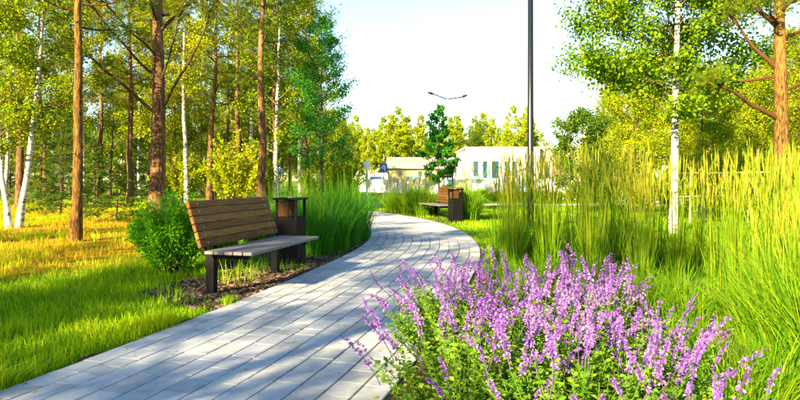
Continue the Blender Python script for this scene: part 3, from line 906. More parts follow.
for i, (px, Y, s) in enumerate([(776, 4.0, .74), (803, 3.5, .76), (822, 3.9, .8), (795, 4.4, .78), (835, 3.2, .8)]):
    clump(DENSE[i % 2], gp(px, Y), Y, 'dense green grass clump at the end of the catmint below the feathery reeds', 'green clumps beside the catmint', s, 'tall_grass')
for i, (px, Y, s) in enumerate([(318, 9.2, 1.0), (334, 9.7, 1.02), (322, 10.4, 1.1), (346, 10.6, 1.0), (357, 11.5, 1.05), (338, 11.8, 1.05), (305, 9.9, 1.0), (308, 11.3, 1.08), (352, 12.8, 1.1), (290, 10.8, 1.05), (275, 11.4, 1.0)]):
    clump(GREEN[i % 3], gp(px, Y), Y, 'lush deep green tall grass clump lining the bend behind the litter bin', 'green grasses along the bend', s, 'tall_grass')
for i, (px, Y, s) in enumerate([(391, 21.0, .95), (399, 20.2, 1.0), (407, 19.6, 1.02), (415, 19.2, 1.0), (423, 18.8, 1.05), (431, 19.0, .95), (411, 21.0, 1.0), (426, 20.6, 1.0)]):
    clump(FOUNT[i % 3], gp(px, Y), Y, 'sunlit yellowish grass clump planted around the far slat bench', 'grasses round the far bench', s, 'fountain_grass')
clump(FOUNT[1], gp(470, 16.9), 16.9, 'big bushy grass clump overhanging the dark litter bin by the lawn', None, 1.18, 'fountain_grass')
clump(FOUNT[2], gp(462, 18.2), 18.2, 'bushy grass clump between the dark litter bin and the far lawn', None, 1.15, 'fountain_grass')

def shrub_geo(seed, n_stem, h, spread, leaves, leaf, mat, stem_mat):
    g = np.random.default_rng(seed)
    polys, sd, P, D, T = [], [], [], [], []
    for i in range(n_stem):
        a = g.uniform(0, 6.28); r = math.sqrt(g.uniform(0, 1)); hh = h * (1.0 - .42 * r * r) * g.uniform(.75, 1.12)
        e = np.array([math.cos(a) * r * spread, math.sin(a) * r * spread, hh])
        SP = wobble_line(np.array([e[0] * .22, e[1] * .22, 0.0]), e, 6, .05, g, bow=.08 * r)
        polys.append((SP, np.linspace(.006, .0018, 6))); sd.append(4)
        f = g.uniform(.18, 1, leaves) * 5; i0 = np.minimum(f.astype(int), 4)
        p = SP[i0] + (SP[i0 + 1] - SP[i0]) * (f - i0)[:, None]
        d = g.normal(size=(leaves, 3)) + unit(e) * .6
        P.append(p + unit(d) * g.uniform(0, .06, leaves)[:, None]); D.append(d); T.append(np.clip(g.uniform(.1, .8, leaves) + g.uniform(-.15, .2), 0, 1))
    P, D, T = np.concatenate(P), np.concatenate(D), np.concatenate(T)
    s = g.uniform(.6, 1.3, len(P))
    V, F = leaf_quads(P, D, leaf[0] * s, leaf[1] * s, g, up=.5)
    WV, WF = tubes(polys, sd)
    return mesh_np('shrub_stems', WV, [WF], stem_mat), mesh_np('shrub_foliage', V, [F], mat, np.repeat(T, 4))
def place_shrub(v, x, y, label, group=None, s=1.0, name='shrub', sz=None):
    t = empty(name, (x, y, .004), random.uniform(0, 6.28)); t.scale = (s, s, sz or s)
    link('stem', v[0], t); link('foliage', v[1], t)
    return tag(t, label, 'shrub', group)
SH = shrub_geo(200, 130, .93, .50, 165, (.044, .018), M['shrub'], M['dark_bark'])
place_shrub(SH, -2.80, 7.35, 'rounded bright green leafy shrub beside the end of the slat bench')
SH2 = shrub_geo(201, 60, .75, .42, 130, (.045, .02), M['shrub'], M['dark_bark'])
place_shrub(SH2, -2.55, 8.5, 'smaller green shrub tucked behind the slat bench backrest', None, 1.0)
place_shrub(SH2, -2.2, 9.4, 'leafy green shrub between the slat bench and the tall green grass', None, 1.1)

place_shrub(SH2, gp(466, 17.6), 17.6, 'rounded dark green shrub beside the dark litter bin on the lawn', None, 1.3)
place_shrub(SH2, gp(421, 20.0), 20.0, 'rounded dark green shrub at the far end of the far slat bench', None, 1.2)
# catmint: flower spikes are parts of their plant
def spike_mesh(seed, L):
    g = np.random.default_rng(seed)
    parts = []
    bend = g.normal(0, .05, 2)
    cl = lambda t: np.column_stack([bend[0] * t ** 2, bend[1] * t ** 2, L * t])
    V, F = tubes([(cl(np.linspace(-.55, 1, 7)), np.linspace(.0022, .0010, 7))], [4])
    parts.append((V, [F], .05))
    nw = int(L / .0175)
    for w in range(nw):
        t = (w + g.uniform(-.2, .2)) / nw
        if w in (1, 2) and g.uniform() < .6: continue
        R_ = .0165 * (1 - .62 * t ** 1.5) * g.uniform(.85, 1.2)
        k = int(10 * (1 - .4 * t))
        a = g.uniform(0, 6.28, k); c = cl(np.full(k, max(t, 0.0))) + np.column_stack([np.zeros(k), np.zeros(k), g.normal(0, .0035, k)])
        o = np.column_stack([np.cos(a), np.sin(a), g.uniform(.1, .75, k)]); o = unit(o)
        # calyx
        V, F = leaf_quads(c, o, R_ * .75, .0045, g); parts.append((V, [F], .10))
        if t > .84 and g.uniform() < .7: continue            # closed buds at the tip
        op = g.uniform(size=k) > .18; c, o = c[op], o[op]; k = len(c)
        if k == 0: continue
        tipc = c + o * (R_ * .55)
        tn = np.clip(.42 + g.normal(0, .24, k) - .15 * t, .10, .95)
        # lower lip broad, upper lip narrow, side lobes
        for ddz, sz, wd in ((-.55, .0125, .0105), (.6, .0085, .007), (0, .0095, .0075)):
            dd = o + np.array([0, 0, ddz]) + g.normal(0, .28, (k, 3))
            V, F = leaf_quads(tipc, dd, sz * g.uniform(.8, 1.25, k), wd, g, up=.6, fold=.2)
            parts.append((V, [F], np.repeat(np.clip(tn + (.12 if ddz < 0 else 0), 0, 1), 4)))
    V, fs, T = cat_geo(parts)
    return mesh_np('flower_spike', V, fs, M['mint_flower'], T)
SPIKES = [spike_mesh(300 + i, l) for i, l in enumerate((.13, .15, .17, .19, .21, .16, .14, .18))]
def mint_foliage(seed, stems, leaves_per):
    g = np.random.default_rng(seed)
    polys, sd, parts, tips = [], [], [], []
    for i in range(stems):
        a = g.uniform(0, 6.28); r = math.sqrt(g.uniform(0.01, 1))
        h = .50 * (1 - .34 * r ** 2) * g.uniform(.72, 1.1)
        e = np.array([math.cos(a) * r * .46, math.sin(a) * r * .46, h])
        SP = wobble_line(np.array([e[0] * .3, e[1] * .3, 0.0]), e, 7, .05, g, bow=.10 * r)
        polys.append((SP, np.linspace(.0030, .0018, 7))); sd.append(4)
        tips.append((SP[-1], unit(SP[-1] - SP[-3])))
        n = leaves_per
        f = np.linspace(.15, 0.97, n) * 6; i0 = np.minimum(f.astype(int), 5)
        p = SP[i0] + (SP[i0 + 1] - SP[i0]) * (f - i0)[:, None]
        aa = np.arange(n) * 1.57 + g.uniform(0, 6.28)
        for sgn in (0, math.pi):
            d = np.column_stack([np.cos(aa + sgn), np.sin(aa + sgn), g.uniform(.0, .7, n)])
            sz = g.uniform(.024, .046, n) * (1.15 - .4 * f / 6)
            V, F = leaf_quads(p, d, sz, sz * .66, g, up=1.6, fold=.18)
            parts.append((V, [F], np.repeat(np.clip(g.uniform(.1, .8, n) + g.normal(0, .12), 0, 1), 4)))
    WV, WF = tubes(polys, sd); parts.append((WV, [WF], .55))
    V, fs, T = cat_geo(parts)
    return mesh_np('mint_foliage', V, fs, M['mint_leaf'], T), tips
MINT = [mint_foliage(400 + i, 120, 15) for i in range(3)]
def catmint(x, y, v, label, s, n_spike, seed):
    g = np.random.default_rng(seed)
    rz = g.uniform(0, 6.28)
    t = empty('catmint_plant', (x, y, .008), rz); t.scale = (s, s, s)
    link('foliage', v[0], t)
    # the tall stems that carry spikes: those that reach highest or furthest out
    order = sorted(range(len(v[1])), key=lambda i: -(v[1][i][0][2] + g.normal(0, .14)))
    for i in order[:n_spike]:
        p, d = v[1][i]
        d = unit(np.array(d) + np.array([p[0] * .35, p[1] * .35, .45]) + g.normal(0, .09, 3))
        q = Vector(d).to_track_quat('Z', 'Y')
        o = link('flower_spike', SPIKES[int(g.integers(len(SPIKES)))], t, tuple(p + d * float(g.uniform(.02, .07))), q.to_euler())
        k = float(g.uniform(.7, 1.15)); o.scale = (k * .9, k * .9, k)
    return tag(t, label, 'flower plant', 'catmint along the paved path')
mlab = 'bushy catmint plant covered in purple flower spikes spilling over the paver edge'
mlab0 = 'catmint plant with long purple spikes leaning low across the pavers'
mlab3 = 'purple catmint plant furthest up the path, next to the open lawn'
mlab2 = 'bushy purple flowering catmint plant growing against the feathery reed grass'
for i, (x, y, s, n, lb) in enumerate([(.29, 2.62, .95, 34, mlab0), (.30, 3.40, .98, 35, mlab), (.60, 2.15, .95, 26, mlab), (.68, 2.95, 1.0, 37, mlab), (.68, 3.85, 1.0, 33, mlab),
        (1.08, 3.40, .98, 34, mlab2), (.98, 2.50, .88, 28, mlab2), (1.24, 3.02, .82, 24, mlab2), (.90, 1.85, .85, 16, mlab), (1.20, 4.15, .98, 32, mlab2), (.34, 4.2, .90, 26, mlab3)]):
    catmint(x, y, MINT[i % 3], lb, s, n, 500 + i)

# ------------------------------------------------------------------ trees
K = 17.0 / FPX
hero_pine_limbs = [(2.95, -3.1, -.7, 3.3, .052, -.05), (4.05, -1.85, -.8, 2.4, .045, -.06), (5.3, 1.5, -.4, 1.0, .055, .02), (3.0, 1.9, -.6, 2.7, .046, -.08), (3.75, .95, -.6, 1.9, .034, -.06),
                   (5.0, -2.2, 1.2, 1.0, .045, .0), (5.6, .4, -2.2, 1.1, .045, .0), (4.6, -.6, -2.3, 1.2, .04, .0)]
PINE_A = make_tree('big_pine', 1, 13.5, .235, 30, M['pine_bark'], M['needle'], 'pine', clear=.42, reach=3.2, rise=.35, n_leaf=90000, leaf=(.105, .013), subs=9, scatter=.13, hero=hero_pine_limbs, dead=14, lean=.004, sides=(14, 7, 4), limb_r=.32)
PINE_B = make_tree('slim_pine', 2, 11.0, .10, 34, M['young_pine_bark'], M['needle'], 'pine', clear=.36, reach=2.0, rise=.3, n_leaf=60000, leaf=(.10, .013), subs=8, scatter=.12, dead=22, lean=.004, sides=(12, 6, 4))
RP_L = [(2.35, -1.55, -.2, .75, .055, -.04), (3.35, -.85, .2, 1.15, .05, -.10), (3.2, -1.15, .5, -.1, .035, .04), (4.2, -.7, .1, .6, .06, .04), (3.9, .9, .3, .5, .05, .0), (2.9, .8, -.5, .5, .04, 0), (4.5, .2, -1.4, .5, .04, 0)]
PINE_R = make_tree('open_pine', 3, 10.5, .165, 24, M['young_pine_bark'], M['needle'], 'pine', clear=.40, reach=2.3, rise=.3, n_leaf=52000, leaf=(.10, .013), subs=7, scatter=.12, hero=RP_L, dead=8, lean=.004, sides=(14, 7, 4), limb_r=.34)
PINES = [make_tree('wood_pine%d' % i, 10 + i, 13 + i, .15 + .015 * i, 34, M['pine_bark'], M['needle'], 'pine', clear=.30 + .04 * i, reach=2.3, rise=.25, n_leaf=34000, leaf=(.125, .019), subs=7, scatter=.17, dead=16, lean=.008, sides=(9, 5, 4)) for i in range(3)]
SPRUCE = [make_tree('spruce%d' % i, 20 + i, 5.0 + 3 * i, .09 + .03 * i, 60 + 16 * i, M['dark_bark'], M['spruce'], 'spruce', clear=.04, reach=1.35 + .5 * i, n_leaf=42000, leaf=(.10, .020), subs=6, scatter=.05, sublen=.36, lean=.004, tufts=8, sides=(8, 4, 3)) for i in range(2)]
FIRLET = make_tree('firlet', 25, 1.7, .03, 34, M['dark_bark'], M['spruce'], 'spruce', clear=.05, reach=.95, n_leaf=15000, leaf=(.055, .010), subs=6, scatter=.03, lean=.01, tufts=8, sides=(6, 4, 3))
BIRCH_HERO = make_tree('white_birch', 30, 10.0, .095, 62, M['birch_bark'], M['birch_leaf'], 'broad', clear=.22, reach=2.9, rise=.55, n_leaf=62000, leaf=(.082, .066), subs=9, scatter=.16, lean=.006, low_full=.9, sides=(14, 6, 4), twig_bow=-.06, sway=.004, limb_r=.2, avoid=-math.pi / 2)
BIRCHES = [make_tree('birch%d' % i, 32 + i, 11 + i, .10 + .01 * i, 38, M['birch_bark'], M['wood_leaf'], 'broad', clear=.18 + .08 * i, reach=1.8, rise=.5, n_leaf=14500, leaf=(.10, .078), subs=7, scatter=.18, lean=.02, sides=(9, 5, 3), twig_bow=-.05) for i in range(3)]
BROADS = [make_tree('broad%d' % i, 40 + i, 9 + 1.5 * i, .12, 36, M['dark_bark'], M['wood_leaf'], 'broad', clear=.10, reach=3.0, rise=.55, n_leaf=26000, leaf=(.115, .09), subs=7, scatter=.25, lean=.02, sides=(8, 5, 3)) for i in range(2)]
DARKTREE = make_tree('green_tree', 45, 7.6, .085, 46, M['dark_bark'], M['green_leaf'], 'broad', clear=.14, reach=1.65, rise=.75, n_leaf=17000, leaf=(.072, .055), subs=6, scatter=.13, lean=.01, low_full=.75)
YOUNG = make_tree('young_tree', 46, 3.7, .03, 40, M['dark_bark'], M['green_leaf'], 'broad', clear=.20, reach=.66, rise=.5, n_leaf=7000, leaf=(.075, .065), subs=4, scatter=.07, lean=.006, low_full=.95)
FARB = [make_tree('far_birch%d' % i, 50 + i, 11 + 1.2 * i, .11, 30, M['birch_bark'], M['far_leaf'], 'broad', clear=.22, reach=1.9, rise=.6, n_leaf=5200, leaf=(.24, .19), subs=5, scatter=.24, lean=.02, sides=(6, 4, 3)) for i in range(3)]
FARP = make_tree('far_pine', 55, 12, .13, 30, M['pine_bark'], M['spruce'], 'pine', clear=.25, reach=1.9, rise=.2, n_leaf=12000, leaf=(.30, .06), subs=5, scatter=.24, lean=.01, sides=(6, 4, 3))
BUSH = [shrub_geo(210 + i, 60, 2.0 + .5 * i, 1.15, 110, (.10, .06), M['wood_leaf'], M['dark_bark']) for i in range(2)]

# individual trees of the left wood
place_tree('pine_tree', PINE_A, gp(157, 17), 17, 'big rough-barked pine with upswept bare limbs behind the leafy shrub', 'pine tree', rz=0.0)
place_tree('pine_tree', PINE_B, gp(75, 11.2), 11.2, 'slim straight sunlit pine standing alone in the dry grass', 'pine tree', rz=.6)
for k, (px, py_lean) in enumerate([(9, -.10), (11, .10)]):
    t = place_tree('birch_tree', BIRCHES[k], gp(px, 14.3) + .12 * k, 14.3 + .1 * k, ('birch leaning away from its twin at the wood edge', 'slanting white birch sharing its foot with another birch')[k], 'birch tree', s=.72)
    t.rotation_euler = (0, py_lean, random.uniform(0, 6)) if False else (0, py_lean, 0)
place_tree('young_spruce', FIRLET, gp(116, 16.6), 16.6, 'low young spruce with spreading twigs between the slim pine and big pine', 'spruce')
place_tree('young_spruce', FIRLET, gp(60, 19), 19, 'bushy young spruce behind the slim pine', 'spruce', s=1.3)
place_tree('birch_tree', BIRCHES[2], gp(187, 25), 25, 'thin white birch rising behind the slat bench', 'birch tree', s=.9)
place_tree('pine_tree', PINES[0], gp(210, 27), 27, 'straight sunlit pine rising behind the slat bench next to a thin birch', 'pine tree')
place_tree('green_tree', DARKTREE, gp(322, 24), 24, 'deep green leafy young tree at the end of the wood by open sky', 'tree', rz=1.0)
gL = 'trees of the wood behind the bench'
for px, Y, v in [(262, 22, PINES[1]), (238, 31, PINES[2]), (228, 38, PINES[0]), (275, 33, PINES[2]), (252, 45, PINES[1]), (290, 40, PINES[0]), (130, 30, PINES[1]), (100, 38, PINES[2]), (45, 33, PINES[0]), (20, 24, PINES[1]), (175, 44, PINES[2]), (-30, 19, PINES[2]), (-70, 27, PINES[0]), (305, 30, PINES[1])]:
    place_tree('pine_tree', v, gp(px, Y), Y, 'tall bare-stemmed pine deep in the wood behind the bench', 'pine tree', gL, s=random.uniform(.9, 1.1))
for px, Y, v in [(278, 26, 0), (300, 36, 1), (250, 36, 2), (165, 33, 0), (140, 40, 1), (85, 28, 2), (55, 42, 0), (5, 36, 1), (-40, 30, 2), (120, 50, 0), (200, 48, 1), (-15, 46, 2), (270, 52, 0), (318, 48, 1)]:
    place_tree('birch_tree', BIRCHES[v], gp(px, Y), Y, 'slender pale-stemmed birch deep in the wood behind the bench', 'birch tree', gL, s=random.uniform(.9, 1.2))
for px, Y, v in [(190, 46, 0), (110, 43, 1), (265, 50, 1), (70, 54, 0), (230, 56, 1), (310, 56, 0), (150, 58, 0), (0, 58, 1), (290, 62, 1)]:
    place_tree('broadleaf_tree', BROADS[v], gp(px, Y), Y, 'bushy yellow-green broadleaf tree deep in the wood behind the bench', 'tree', gL, s=random.uniform(.9, 1.25))
for px, Y, v, s in [(40, 26, 0, .8), (95, 24, 0, .6), (150, 37, 1, .8), (215, 41, 1, .7), (10, 40, 1, .9), (62, 36, 1, .8)]:
    place_tree('spruce_tree', SPRUCE[v], gp(px, Y), Y, 'dark conical spruce deep in the wood behind the bench', 'spruce', gL, s=s)
for px, Y in [(235, 24), (262, 30), (215, 34), (180, 30), (128, 44), (85, 46), (40, 48), (2, 44), (320, 30), (340, 34), (165, 50), (225, 48), (340, 26)]:
    place_shrub(BUSH[random.randrange(2)], gp(px, Y), Y, 'yellow-green undergrowth bush among the trunks behind the bench', 'undergrowth bushes of the wood', random.uniform(.8, 1.3), 'bush')

# right-hand trees
place_tree('birch_tree', BIRCH_HERO, gp(673, 13.0), 13.0, 'white-stemmed birch with spreading crown behind the feathery reed grass', 'birch tree', rz=0.0)
place_tree('pine_tree', PINE_R, gp(783, 12.0), 12.0, 'orange-barked open pine with crooked limbs behind the feathery reed grass', 'pine tree', rz=0.0)
SMALL = make_tree('small_dark_tree', 47, 3.6, .05, 44, M['dark_bark'], M['olive_leaf'], 'broad', clear=.08, reach=1.35, rise=.6, n_leaf=12000, leaf=(.085, .065), subs=6, scatter=.14, lean=.02, low_full=.8)
place_tree('leafy_tree', SMALL, gp(583, 21), 21, 'small dark leafy tree in front of the white building end', 'tree', s=.98, rz=4)
gR = 'trees of the wood behind the reed grass'
for px, Y, v, s in [(635, 27, 0, .72), (700, 24, 1, .55), (745, 28, 0, .68), (800, 26, 1, .75), (850, 24, 0, .85), (660, 36, 1, .85), (715, 38, 0, .82), (775, 40, 1, .95), (820, 36, 0, 1.1), (880, 34, 1, 1.1), (625, 44, 1, .9)]:
    place_tree('broadleaf_tree', BROADS[v], gp(px, Y), Y, 'bushy yellow-green broadleaf tree in the wood behind the reed grass', 'tree', gR, s=s)
for px, Y, v, s in [(612, 33, 0, .62), (690, 44, 1, .68), (750, 50, 2, .7), (805, 46, 0, .8), (840, 44, 1, .8), (640, 50, 2, .62)]:
    place_tree('birch_tree', BIRCHES[v], gp(px, Y), Y, 'pale-stemmed birch in the wood behind the reed grass', 'birch tree', gR, s=s)
for px, Y, v in [(760, 34, 0), (835, 30, 1), (705, 54, 2)]:
    place_tree('pine_tree', PINES[v], gp(px, Y), Y, 'tall pine in the wood behind the reed grass', 'pine tree', gR, s=.8)
for px, Y in [(640, 21), (670, 23), (705, 19), (735, 20), (770, 18), (805, 20), (720, 30), (605, 24), (690, 30)]:
    place_shrub(BUSH[random.randrange(2)], gp(px, Y), Y, 'sunlit yellow-green bush in the wood behind the reed grass', 'bushes behind the reed grass', random.uniform(.75, 1.1), 'bush')

# far wood across the road
gF = 'trees of the far wood beyond the buildings'
random.seed(21)
for i in range(46):
    px = 338 + i * 4.3 + random.uniform(-3, 3); Y = random.choice((96, 104, 112, 120))
    far_s = random.uniform(.88, 1.08) * Y / 108
    if 425 < px < 440: far_s *= .8
    if random.random() < .72:
        place_tree('birch_tree', FARB[i % 3], gp(px, Y), Y, 'sunlit yellow birch in the far wood beyond the low buildings', 'birch tree', gF, s=far_s)
    else:
        place_tree('pine_tree', FARP, gp(px, Y), Y, 'dark green pine in the far wood beyond the low buildings', 'pine tree', gF, s=far_s * .95)
for i in range(26):
    px = 300 + i * 22; Y = random.uniform(124, 140)
    place_tree('birch_tree', FARB[i % 3], gp(px, Y), Y, 'sunlit yellow birch in the far wood beyond the low buildings', 'birch tree', gF, s=random.uniform(.8, .95))
for i in range(14):
    px = 600 + i * 18; Y = random.uniform(70, 95)
    place_tree('birch_tree', FARB[i % 3], gp(px, Y), Y, 'yellow birch far behind the reed grass and the bushes', 'birch tree', gF, s=random.uniform(.75, 1.0))

for i in range(22):
    px = -60 + i * 19; Y = random.uniform(72, 90)
    place_tree('broadleaf_tree', BROADS[i % 2], gp(px, Y), Y, 'bushy yellow-green tree at the back of the wood behind the bench', 'tree', gL, s=random.uniform(.9, 1.2))
# trees standing behind the viewer's back: they throw the dappled shade over the bench and path
gS = 'trees on the near side of the path'
for x, y, v, s, nm, lb, ct in [(-8.5, -3.5, PINES[0], .9, 'pine_tree', 'tall pine on the lawn across the path from the bench end', 'pine tree'), (-10.0, -2.5, BIRCHES[0], .85, 'birch_tree', 'pale birch on the lawn beside a tall pine', 'birch tree'),
                              (-6.3, -4.0, PINE_R, .9, 'pine_tree', 'open-crowned pine on the lawn behind the catmint', 'pine tree'), (-11.6, -1.0, PINE_B, .85, 'pine_tree', 'slim pine on the lawn edge near the birch pair', 'pine tree'), (-14.9, 2.0, BIRCHES[1], .75, 'birch_tree', 'pale birch on the dry grass edge away from the path', 'birch tree'), (-12.5, -9.0, BROADS[0], .9, 'broadleaf_tree', 'bushy tree at the lawn corner', 'tree')]:
    place_tree(nm, v, x, y, lb, ct, gS, s=s)

# young staked tree by the far bench
place_tree('young_tree', YOUNG, gp(439.5, 21.6), 21.6, 'young dark green tree with conical crown held by stakes beside the far bench', 'tree', s=1.0)
for k, dx in enumerate((-.48, .48)):
    st = empty('tree_stake', (gp(439.5, 21.6) + dx, 21.6 + .1, 0)); tag(st, 'timber stake supporting the young conical tree', 'stake', 'stakes of the young tree')
    MB().tube([(0, 0, -.1), (0, 0, 1.45)], [.03, .03], 8).build('post', M['dark_bark'], st)
    MB().box(-dx if dx > 0 else .03, -.03 if dx > 0 else -dx, -.02, .02, 1.24, 1.32).build('crossbar', M['dark_bark'], st)

# low clipped hedge along the far lawn
hg = shrub_geo(220, 50, .62, .42, 120, (.06, .04), M['wood_leaf'], M['dark_bark'])
for i in range(16):
    x = 2.4 + i * .62
    place_shrub(hg, x, 30.6, 'low hedge shrub in the row before the parked cars', 'low hedge row along the road', random.uniform(.9, 1.1), 'hedge_shrub')

# ------------------------------------------------------------------ lamp posts, signs, fence
lp = empty('lamp_post', (gp(530.5, 14), 14, 0)); tag(lp, 'tall black lamp post rising out of the feathery reed grass', 'lamp post')
MB().tube([(0, 0, 0), (0, 0, 1.4), (0, 0, 1.45), (0, 0, 7.6)], [.085, .082, .074, .058], 20).build('pole', M['post'], lp, smooth=True)
MB().tube([(0, 0, 0.0), (0, 0, .03)], .16, 20).build('base_plate', M['post'], lp)
MB().tube([(0, 0, 7.6), (0, 0, 7.68), (0, 0, 7.7), (0, 0, 7.82)], [.06, .26, .28, .24], 20).build('lamp_head', M['post'], lp)
MB().tube([(0, 0, 7.56), (0, 0, 7.6)], .10, 16).build('lamp_lens', M['lamp'], lp)
Y = 58
dl = empty('street_lamp', (gp(447.5, Y), Y, 0)); tag(dl, 'slender grey street lamp with two spread arms above the low buildings', 'street lamp')
MB().tube([(0, 0, 0), (0, 0, 9.0)], [.10, .06], 12).build('pole', M['galv'], dl, smooth=True)
for sx, ex, ez in ((-1, 1.35, .50), (1, 1.35, .22)):
    MB().tube([(0, 0, 8.95), (sx * ex, 0, 8.95 + ez)], .06, 8).build('arm', M['post'], dl)
    h = MB(); h.tube([(sx * ex, 0, 8.95 + ez), (sx * (ex + .15), 0, 9.0 + ez), (sx * (ex + .55), 0, 8.97 + ez + .16)], [.06, .13, .08], 8)
    h.build('lamp_head', M['post'], dl)
def sign(px, Y, h, size, label, letter=True, post_top=None):
    s = empty('parking_sign', (gp(px, Y), Y, 0)); tag(s, label, 'sign')
    MB().tube([(0, .03, -.1), (0, .03, h + size * .75)], .032, 10).build('post', M['whitemetal'], s)
    pn = MB().box(-size / 2, size / 2, -.012, .0, h - size * .62, h + size * .62, .003).build('sign_plate', M['blue'], s)
    if letter:                                              # white loop with a stem, as it reads in the picture
        m = MB(); k = size * .075; r = size * .19; zc = h + size * .16
        pts = [(-r * math.cos(a) * .95, -.016, zc + r * math.sin(a)) for a in np.linspace(0, 2 * math.pi, 22)]
        m.tube(pts, k, 6)
        m.tube([(r * .95, -.016, zc + r), (r * .95, -.016, h - size * .42)], k, 6)
        m.build('letter', M['white'], pn)
    return s
sign(383.5, 36, 1.86, .44, 'blue parking sign with white letter on a white post by the road')
sign(279.5, 34, 1.62, .34, 'small blue sign glimpsed between trunks behind the litter bin', False)
rs = empty('round_sign', (gp(367, 34), 34, 0)); tag(rs, 'white round sign on a thick white post beside the parking sign', 'sign')
MB().tube([(0, 0, -.1), (0, 0, 2.1)], .06, 12).build('post', M['whitemetal'], rs)
MB().tube([(0, -.085, 2.0), (0, -.065, 2.0)], .24, 24).build('sign_plate', M['white'], rs)
Y = 16.0
fn = empty('rail_fence', (gp(690, Y), Y, 0)); tag(fn, 'thin pale timber rail fence half hidden behind the reed grass', 'fence')
for px in (690, 703, 748, 757, 800, 845):
    MB().tube([(gp(px, Y) - gp(690, Y), 0, -.1), (gp(px, Y) - gp(690, Y) + .02, 0, 1.5 if px != 757 else 1.95)], [.034, .028], 8).build('post', M['fencewood'], fn)
MB().tube([(-.3, .05, 1.33), (gp(845, Y) - gp(690, Y), .05, 1.38)], [.022, .022], 8).build('rail', M['fencewood'], fn)
MB().tube([(-.3, .05, .7), (gp(845, Y) - gp(690, Y), .05, .8)], [.022, .022], 8).build('rail', M['fencewood'], fn)

# pale panel fence running away behind the lawn
fa, fb = np.array([14.0, 25.6]), np.array([-4.2, 56.0])
fl = np.linalg.norm(fb - fa); fang = math.atan2(*(fb - fa)[::-1])
pf = empty('panel_fence', (fa[0], fa[1], 0), fang); tag(pf, 'long pale panel fence running behind the lawn and the far bench', 'fence')
nfp = 27; pw_ = fl / nfp
fpm = [MB().box(.05, pw_ - .05, -.02, .02, .06, 1.2, .004).mesh('fence_panel', M[k]) for k in ('fence_white', 'fence_white', 'fence_white', 'fence_blue')]
fpo = MB().box(-.04, .04, -.045, .045, -.1, 1.26, .005).mesh('post', M['fence_grey'])
for i in range(nfp):
    link('panel', fpm[random.randrange(4)], pf, (i * pw_, 0, 0)); link('post', fpo, pf, (i * pw_, 0, 0))
# ------------------------------------------------------------------ parked cars
def loft(m, secs):
    """secs: list of rings of equal length"""
    b = len(m.v); n = len(secs[0])
    for r in secs: m.v += r
    for i in range(len(secs) - 1):
        for k in range(n):
            m.f.append((b + i * n + k, b + i * n + (k + 1) % n, b + (i + 1) * n + (k + 1) % n, b + (i + 1) * n + k))
    m.f.append(tuple(b + k for k in range(n))[::-1]); m.f.append(tuple(b + (len(secs) - 1) * n + k for k in range(n)))
def car(label, x, y, rz, paint, van=False):
    """long axis along local y, nose towards -y"""
    c = empty('parked_car', (x, y, .006), rz); tag(c, label, 'car', 'cars parked along the road')
    L = 4.4
    top = [(-2.2, .62), (-2.1, .72), (-1.3, .86), (-.75, .93), (0, .96), (1.2, .97), (1.9, .95), (2.15, .86), (2.2, .7)]
    m = MB()
    def ring(yy, z, w): return [(-w, yy, .24), (-w * 1.02, yy, .5), (-w * .99, yy, z - .06), (-w * .88, yy, z), (w * .88, yy, z), (w * .99, yy, z - .06), (w * 1.02, yy, .5), (w, yy, .24)]
    loft(m, [ring(yy, z, .86 if abs(yy) < 2 else .74) for yy, z in top])
    m.build('body', M[paint], c, smooth=True)
    R0, R1 = (1.50, 1.52) if not van else (1.88, 1.90)
    cab = [(-.95 if not van else -1.4, .94, .76), (-.25 if not van else -.85, R0 - .06, .64), (.2, R1, .62), (1.1, R0, .62), (1.75 if not van else 2.02, R0 - (.12 if not van else .04), .60), (2.1 if not van else 2.14, .97, .72)]
    g_ = MB()
    secs = []
    for yy, z, w in cab: secs.append([(-.76, yy * 1.0, .90), (-w, yy, z), (w, yy, z), (.76, yy, .90)])
    loft(g_, secs); g_.build('windows', M['carglass'], c).name = 'window_band'
    rf = MB(); loft(rf, [[(-w * .99, yy, z + .004), (-w * .9, yy, z + .03), (w * .9, yy, z + .03), (w * .99, yy, z + .004)] for yy, z, w in cab[1:5]])
    rf.build('roof', M[paint], c, smooth=False)
    for sx in (-1, 1):
        for yy, z in ((.25, R0), (1.2, R0 - .03)):
            MB().box(sx * .70 - .05, sx * .70 + .05, yy, yy + (.07 if not van else .6), .93, z - .03).build('pillar', M[paint], c)
        for yy in (-1.35, 1.35):
            w = MB().tube([(sx * .70, yy, .315), (sx * .885, yy, .315)], .315, 20).build('wheel', M['tyre'], c)
            MB().tube([(sx * .882, yy, .315), (sx * .895, yy, .315)], .20, 16).build('rim', M['galv'], w)
        MB().box(sx * .60 - .13, sx * .60 + .13, -2.215, -2.08, .58, .70, .01).build('headlight', M['lamp'], c)
        MB().box(sx * .66 - .09, sx * .66 + .09, 2.10, 2.212, .68, .84, .01).build('tail_light', M['redlamp'], c)
        MB().box(sx * .92 - .09, sx * .92 + .09, -.75, -.60, .95, 1.07, .01).build('mirror', M[paint], c)
    MB().box(-.26, .26, -2.218, -2.19, .40, .51).build('number_plate', M['white'], c)
    return c
for px, Y, rz, p, van, lb in [(377, 61, .06, 'car_white', False, 'white car behind the pale fence near the blue parking sign'), (413, 61.5, 3.2, 'car_blue', False, 'pale blue car behind the pale fence before the yellow building'),
        (449, 61, .0, 'car_blue', False, 'pale blue car behind the fence and the young staked tree'), (474, 60.5, 3.1, 'car_grey', False, 'grey car behind the fence before the white building corner'),
        (508, 61, .05, 'car_white', False, 'white car behind the fence below narrow teal windows'), (560, 61, 3.15, 'car_silver', False, 'silver car behind the fence beyond the black lamp post')]:
    car(lb, gp(px, Y), Y, rz, p, van)

